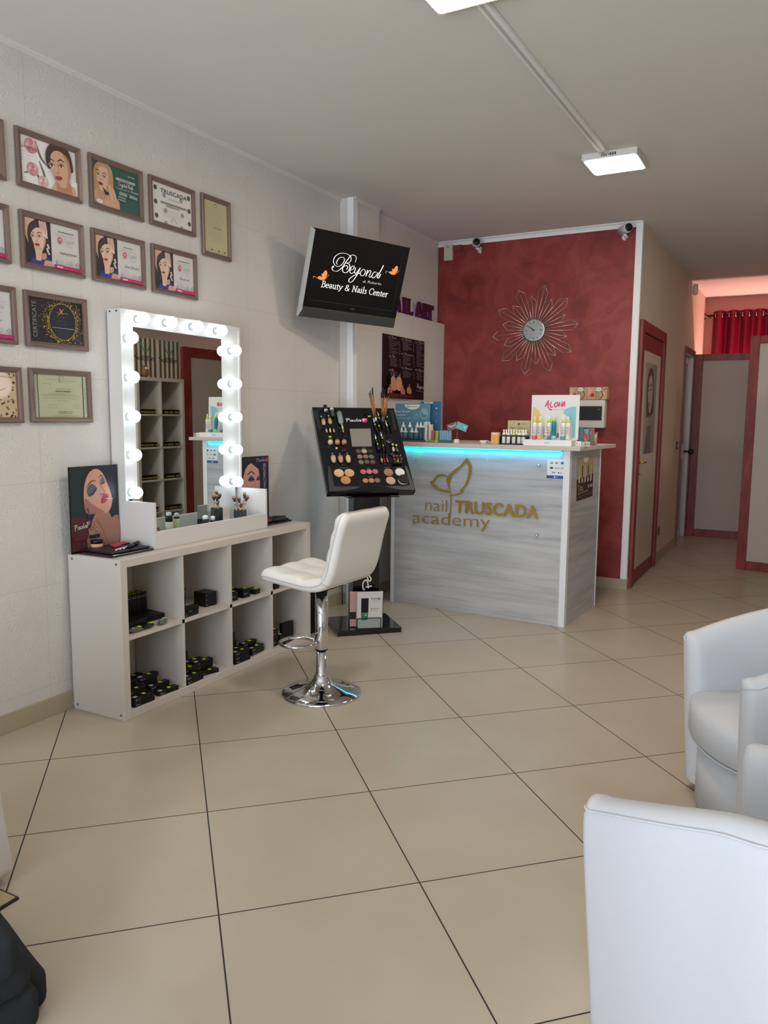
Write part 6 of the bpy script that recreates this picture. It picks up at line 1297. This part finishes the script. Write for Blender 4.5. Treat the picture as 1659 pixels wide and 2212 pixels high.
o = Art(plane((0, 0, 0), (1, 0, 0), (0, 0, 1))); o.fit('SPAKE', (.0, .0), (.038, .0), .008, '#3a3a3c'); o_ = o.build('box_lettering', g); o_.matrix_local = T(cxy(1176, YA-.06)-ax, -.0605, .016) @ RX(PI/2)
def spray(u_, yy, h_, body, accent, label, hi=CZ+.041, s=1.0, grp='sun care spray bottles'):
    r = thing('spray_bottle', label, 'bottle', (cxy(u_, yy), yy, hi), grp)
    MB().lathe([(.015*s, 0), (.0165*s, .004), (.0165*s, h_*.16)], P('b_'+accent.strip('#'), accent, rough=.35), 16).lathe([(.0166*s, h_*.16), (.0166*s, h_*.62), (.0155*s, h_*.68), (.011*s, h_*.73)], P('b_'+body.strip('#'), body, rough=.35), 16).build('body', r)
    A_ = Art(Matrix.Identity(4))
    MB().lathe([(.0112*s, h_*.73+.0003), (.011*s, h_*.83)], M_LIME, 14).build('collar', r); MB().lathe([(.008*s, h_*.83+.0003), (.0065*s, h_*.9), (.0045*s, h_), (0, h_+.001)], WCAP, 12).build('nozzle', r)
    for k, zz in enumerate((.28, .38, .5)): A_.lines(-.007, .007, h_*zz, h_*zz+.004, 2, ('#c8486a' if accent in ('#c86a6c',) else '#3a5a60') if k else '#4a4a4c', .002)
    o_ = A_.build('label_print', r); o_.matrix_local = T(0, -.0172*s, 0) @ RX(PI/2)
    return r
for u_, h_, bd_, ac, lb in ((1153.5, .155, '#e4e0de', '#c86a6c', 'white spray bottle with pink base, leftmost on the ALOHA display'), (1165, .155, '#e4e0de', '#e0a068', 'white spray bottle with peach base, second on the ALOHA display'), (1184.5, .155, '#dfe2e2', '#6a8aa8', 'white spray bottle with blue base behind the tiny bottle'), (1195.3, .168, '#1e8c98', '#7ac0c8', 'teal spray bottle, tallest on the ALOHA display'), (1215, .155, '#e4dedc', '#4a9aa0', 'white spray bottle with red dot left of the rightmost one'), (1226, .155, '#e6ded8', '#e2c4c0', 'white and brown spray bottle, rightmost on the ALOHA display')):
    spray(u_, YA+.0+(.02 if u_ in (1184.5,) else 0), h_, bd_, ac, lb)
spray(1177.6, YA-.03, .058, '#e0e2de', '#a8c83c', 'tiny spray bottle in front of the white and teal ones', s=.55)
for u_, w_, h_, c_, lb, yy in ((1251.5, .045, .125, '#3a5a62', 'tall dark teal box right of the ALOHA board', 5.30), (1264.5, .04, .115, '#4a8a98', 'teal and red leaf patterned box at counter end', 5.34), (1276, .045, .12, '#7a3a38', 'red and green leaf patterned box at counter end', 5.38), (1284.5, .035, .09, '#8a6a48', 'small brown patterned box, rightmost on counter', 5.42)):
    x = cxy(u_, yy); r = thing('patterned_box', lb, 'box', T(x, yy, CZ) @ RZ(.25)); MB().bx(-w_/2, w_/2, -.02, .02, 0, h_, P('b_'+c_.strip('#'), c_, rough=.4), .001).build('carton', r)
    A = Art(Matrix.Identity(4)); R = random.Random(int(u_))
    if u_ > 1255:
        for k in range(9): A.poly([(R.uniform(-w_/2, w_/2)*.9, R.uniform(.005, h_-.005)) for _ in range(3)], R.choice(['#b0283c', '#d8a070', '#4a8a98', '#5a6a3c', '#2c4a44', '#e0c4a0']))
    else: A.lines(-.01, .012, h_*.85, h_*.2, 6, '#7a9aa0', .003)
    o = A.build('print', r); o.matrix_local = T(0, -.0203, 0) @ RX(PI/2)
one('small_tin', 'small white tin with dots in front of the patterned boxes', 'tin', MB().bx(-.02, .02, -.015, .015, 0, .035, CREAM, .003).box((-.008, -.0152, .02), (.006, .001, .006), M_BLK).box((.008, -.0152, .012), (.006, .001, .006), P('sage', '#8a9a80')), T(cxy(1250.5, 5.12), 5.12, CZ))
one('small_carton', 'small low beige carton in front of the patterned boxes', 'box', MB().bx(-.032, .032, -.012, .012, 0, .032, P('beige_box', '#b8aca0', rough=.5), .001).box((.0, -.0122, .016), (.004, .001, .018), M_BLK).box((.016, -.0122, .016), (.018, .001, .005), P('text_grey', '#7a7270')), T(cxy(1264.5, 5.14), 5.14, CZ) @ RZ(.2))

# ------------------------------------------------------------------ tub armchairs
def tub_chair(M, label):
    r = thing('tub_armchair', label, 'armchair', M, 'white tub armchairs')
    W_, D_, th_ = .62, .60, .105; hw = W_/2-th_/2; pts = []
    n = 44
    for i in range(n+1):
        t_ = i/n; a = -PI/2+ (t_-.5)*2*PI*.0
        if t_ < .27: s_ = t_/.27; pts.append((-hw-.012*math.sin(PI*s_), -.30+s_*.30))
        elif t_ > .73: s_ = (1-t_)/.27; pts.append((hw+.012*math.sin(PI*s_), -.30+s_*.30))
        else:
            a = PI-(t_-.27)/.46*PI; pts.append((hw*math.copysign(abs(math.cos(a))**.85, math.cos(a)), .0+.245*abs(math.sin(a))**.85))
    vs = []; fs = []; prof_n = None; rings = []
    def ring(p, nrm, H_, k, fwd, zs):
        out = []
        for o_, z in ((.5*k, .03), (.5*k, .2), (.53*k, .38), (.56*k, H_-.085), (.54*k, H_-.04), (.42*k, H_-.012), (.2*k, H_-.001), (-.1*k, H_-.003), (-.34*k, H_-.022), (-.46*k, H_-.06), (-.5*k, .38), (-.5*k, .30), (-.5*k, .03)):
            zz = max(.03, zs*(z-.3)+.3); tp_ = 1-.085*max(0, (.6-zz)/.57)**1.2; out.append(Vector(((p[0]+nrm[0]*o_*th_+fwd[0])*tp_, (p[1]+nrm[1]*o_*th_+fwd[1])*tp_, zz)))
        return out
    for i, p in enumerate(pts):
        a = Vector(pts[max(i-1, 0)]); b = Vector(pts[min(i+1, n)]); t_ = (b-a).normalized(); nr = Vector((-t_.y, t_.x)); c0 = abs(i/n-.5)*2
        H_ = .76-.145*min(1, max(0, (c0-.12)/.88))**1.3
        if i == 0:
            for q in range(6, 0, -1): an = q/6*PI/2; rings.append(ring(p, nr, H_, math.cos(an)*.94+.06, (0, -.04*math.sin(an)), 1-.05*(1-math.cos(an))))
        rings.append(ring(p, nr, H_, 1, (0, 0), 1))
        if i == n:
            for q in range(1, 7): an = q/6*PI/2; rings.append(ring(p, nr, H_, math.cos(an)*.94+.06, (0, -.04*math.sin(an)), 1-.05*(1-math.cos(an))))
    m_ = len(rings[0])
    for k in rings: vs += k
    for i in range(len(rings)-1):
        for j in range(m_-1): fs.append((i*m_+j, i*m_+j+1, (i+1)*m_+j+1, (i+1)*m_+j))
    L_ = len(rings)-1; fs.append(tuple(range(m_))[::-1]); fs.append(tuple(range(L_*m_, (L_+1)*m_)))
    sh = MB().add(vs, fs, M_LEA2, True).build('shell', r)
    sb = sh.modifiers.new('smooth', 'SUBSURF'); sb.levels = 1; sb.render_levels = 1
    seam = [(rings[i][5]+rings[i][4])/2+Vector((0, 0, .001)) for i in range(len(rings))]
    MB().tube(seam, .0028, M_LEA2, 6).build('piping', r)
    def dpl(k, z0, z1, name, m, grow=0.0):
        o_ = [(-hw+.05, -.26)]; 
        for q in range(13): a = PI+q/12*PI; o_.append(((hw-.045+grow)*math.cos(a), -.242+.10*math.sin(a)-grow))
        o_ += [(hw-.05, .12), (.12, .2), (-.12, .2), (-hw+.05, .12)]
        o_ = o_[1:]; ctr_ = Vector((0, -.08)); vs = []; fs = []; prof = [(0.94, z0), (1.0, z0+.012), (1.0, z1-.03), (.985, z1-.012), (.93, z1), (.5, z1+.012), (.0, z1+.014)] if k else [(1, z0), (1, z1)]
        N_ = len(o_)
        for f_, z in prof:
            for p in o_: v = ctr_+(Vector(p)-ctr_)*f_; vs.append((v.x, v.y, z))
        for i in range(len(prof)-1):
            for j in range(N_): fs.append((i*N_+j, i*N_+(j+1) % N_, (i+1)*N_+(j+1) % N_, (i+1)*N_+j))
        fs.append(tuple(range(N_))[::-1]); fs.append(tuple(range((len(prof)-1)*N_, len(prof)*N_)))
        MB().add(vs, fs, m, True).build(name, r); return o_
    dpl(1, .275, .40, 'seat_cushion', M_LEA2, .03); o_ = dpl(0, .03, .272, 'base', M_LEA2, .0)
    MB().tube([(p[0], p[1], .272) for p in [((hw-.045+.02)*math.cos(PI+q/12*PI), -.242+.10*math.sin(PI+q/12*PI)-.022) for q in range(13)]], .004, M_LEA2, 6).build('front_piping', r)
    for sx_, sy_ in ((-.22, -.24), (.22, -.24), (-.18, .14), (.18, .14)): MB().lathe([(.018, 0), (.02, .03)], M_BLK, 10, T(sx_, sy_, 0)).build('foot', r)
    return r
def face_dir(cx, cy, dx, dy): return T(cx, cy, 0) @ RZ(math.atan2(dy, dx)+PI/2)
ca = tub_chair(face_dir(-.235+.9*.335, 2.83+.43*.335, -.9, -.43), 'white tub armchair further from camera, facing left')
cc_ = dup(ca, face_dir(-.212+.85*.335, 1.84-.52*.335, -.85, .52), 'white tub armchair nearest to camera, seen from its side')
for ch in cc_.children:
    if not ch.modifiers and ch.name.startswith('shell'): sb = ch.modifiers.new('smooth', 'SUBSURF'); sb.levels = 1; sb.render_levels = 1

# ------------------------------------------------------------------ left foreground
def pillow(M, label, sx_, sy_, sz_, seed):
    b = bmesh.new(); bmesh.ops.create_cube(b, size=1.0); R = random.Random(seed)
    for v in b.verts: v.co = Vector((v.co.x*sx_, v.co.y*sy_, v.co.z*sz_+sz_/2))
    bmesh.ops.bevel(b, geom=b.edges[:], offset=.03, segments=5, profile=.5, affect='EDGES'); bmesh.ops.subdivide_edges(b, edges=[e for e in b.edges if e.calc_length() > .1], cuts=6, use_grid_fill=True)
    for v in b.verts: v.co.z += .004*math.sin(v.co.x*23+seed)*math.sin(v.co.y*19+seed*2) if v.co.z > sz_*.5 else 0
    r = thing('floor_cushion', label, 'cushion', M, 'charcoal cushions stacked at lower left'); MB().bm(b, M_CUSH, True).build('cushion', r)
    return r
for i, (u_, v_, z0_, a, lb) in enumerate(((108, 2118, 0, -17, 'charcoal cushion at floor level behind, reaching farthest right in the stack'), (93, 2160, 0, -12, 'charcoal cushion at floor level, frontmost of the stack'), (73, 2084, .104, -15, 'charcoal cushion in the middle of the stack'), (46, 2052, .206, -20, 'topmost charcoal cushion of the stack'))):
    K = FL(u_, v_, z0_+.07); s_ = .40 if i != 1 else .36; d_ = RZ(math.radians(a)) @ Vector((s_/2, s_/2, 0)); cx_, cy_ = K.x-d_.x, K.y-d_.y
    if i == 1: cx_ -= .0
    pillow(T(cx_, cy_, z0_+.0005) @ RZ(math.radians(a)), lb, s_, s_, .102, i)
KP_ = FL(17, 1905, 0)
wc = thing('white_pedestal', 'white rounded furniture pedestal cut by the left picture edge', 'furniture', (KP_.x-.205, KP_.y-.24, 0))
b = bmesh.new(); bmesh.ops.create_cube(b, size=1.0)
for v in b.verts: v.co = Vector((v.co.x*(.46 if v.co.z < 0 else .36), v.co.y*(.52 if v.co.z < 0 else .44), v.co.z*.62+.335))
bmesh.ops.bevel(b, geom=b.edges[:], offset=.03, segments=4, profile=.5, affect='EDGES')
MB().bm(b, M_WHITE2, True).build('body', wc); MB().bx(-.16, .12, -.16, .12, 0, .03, M_BLK).build('plinth', wc)
k0, k1, k2 = FL(41, 1943, 0), FL(0, 1925, 0), FL(0, 1968, 0); e1 = (k1-k0).normalized(); e2 = (k2-k0).normalized()
an = math.atan2((e1+e2).y, (e1+e2).x); tp = thing('sample_tile', 'single beige veined tile with dark edge lying on floor by pedestal', 'tile', T(k0.x+math.cos(an)*.184, k0.y+math.sin(an)*.184, 0) @ RZ(an+PI/4))
MB().bx(-.13, .13, -.13, .13, 0, .008, P('tile_dark_edge', '#2c2622', rough=.4)).build('tile_edge', tp); MB().bx(-.124, .124, -.124, .124, .0081, .0095, P('veined_tile', '#a8987a', rough=.25, noise=.3, nscale=14)).build('tile_face', tp)

# small things by the ledge corner
one('socket_plug', 'black adapter plugged at the wall corner behind the stool', 'plug', MB().box((0, 0, 0), (.04, .035, .10), M_BLK, .012, RX(-.5), 3).tube([(0, .01, -.045), (.0, .03, -.1), (.0, .04, -.2), (.0, .045, -.315)], .0035, M_BLK, 6), T(-2.99, 4.84, .32))
one('black_case', 'tall black case standing behind the right end of the shelf unit', 'case', MB().bx(-.05, .05, -.12, .12, 0, .43, M_BLK, .006), T(-2.80, 4.13, 0))

# ------------------------------------------------------------------ seen in the mirror: cube shelf, striped bags, divider side
ms = thing('cube_shelf', 'tall white cube shelf seen in the mirror, facing the window side', 'shelf unit', T(.35, 6.19, 0) @ RZ(-PI/2)); mb = MB()
X0, X1, Y0, Y1, HT_ = -.345, .345, -.20, .19, 1.80
mb.bx(X0, X0+.035, Y0, Y1, 0, HT_, M_WHITE).bx(X1-.035, X1, Y0, Y1, 0, HT_, M_WHITE).bx(X0, X1, Y0, Y1, HT_-.035, HT_, M_WHITE).bx(X0, X1, Y0, Y1, 0, .035, M_WHITE).bx(-.009, .009, Y0+.003, Y1, .035, HT_-.035, M_WHITE).bx(X0, X1, Y1, Y1+.006, 0, HT_, M_WHITE)
for k in range(1, 5): mb.bx(X0+.035, X1-.035, Y0+.003, Y1, .035+k*.346-.018, .035+k*.346, M_WHITE)
mb.build('carcass', ms)
R = random.Random(21); pb = thing('polish_box', 'x', 'box', (0, 0, 0)); MB().bx(-.017, .017, -.02, .02, 0, .05, M_BOX, .001).build('carton', pb); MB().bx(-.0175, .0175, -.0205, -.02, .012, .03, P('gold_label', '#b8a05a', rough=.3, metal=.6)).build('gold_label', pb)
for lv in range(1, 5):
    for cl_ in (-1, 1):
        for k in range(6): dup(pb, T(.35, 6.19, 0) @ RZ(-PI/2) @ T(cl_*.168+(k-2.5)*.038, -.165+R.uniform(0, .02), .0355+lv*.346), 'small black box with gold label on tall shelf seen in mirror', 'gold labelled boxes on the mirrored shelf')
drop(pb)
def bag(x, label):
    M = plane((.2, x, 1.8005), (0, -1, 0), (0, 0, 1)); g = thing('striped_bag', label, 'shopping bag', M, 'striped shopping bags on the tall shelf')
    mb = MB().bx(-.165, .165, 0, .40, -.11, 0, P('bag_white', '#d8d2c8', rough=.6)); 
    for k in range(5): mb.bx(-.155+k*.065, -.122+k*.065, .001, .399, 0, .0006, P('bag_stripe', '#6a5a3c', rough=.6))
    mb.build('bag', g); MB().tube(smooth_path([(-.07, .39, .002), (-.05, .31, .01), (0, .26, .012), (.05, .31, .01), (.07, .39, .002)], 5), .005, P('teal_ribbon', '#2c9a86', rough=.4), 6, flat=.4).build('ribbon_handle', g)
    A = Art(Matrix.Identity(4), base=.0008); A.fit('TRUSCADA', (-.13, .17), (.12, .17), .035, '#1c1c1e', bold=.02); A.poly([(-.01+.14, .205), (.15, .225), (.145, .2), (.12, .19)], '#1c1c1e'); A.lines(-.06, .06, .215, .215, 1, '#4a4640', .01, 0); A.build('print', g)
bag(6.02, 'brown and white striped TRUSCADA bag over the left column of tall shelf'); bag(6.36, 'brown and white striped TRUSCADA bag over the right column of tall shelf')
ow = thing('owl_figure', 'small brown owl figure in front of the striped bags', 'figurine', T(.165, 5.98, 1.8005) @ RZ(-PI/2)); MB().lathe([(.02, 0), (.038, .03), (.036, .07), (.03, .1), (.01, .12), (0, .122)], P('owl_brown', '#7a5a34', rough=.6), 16).build('body', ow)
for s_ in (-1, 1): MB().sphere((s_*.014, -.03, .088), .011, CREAM, 10).build('eye', ow)
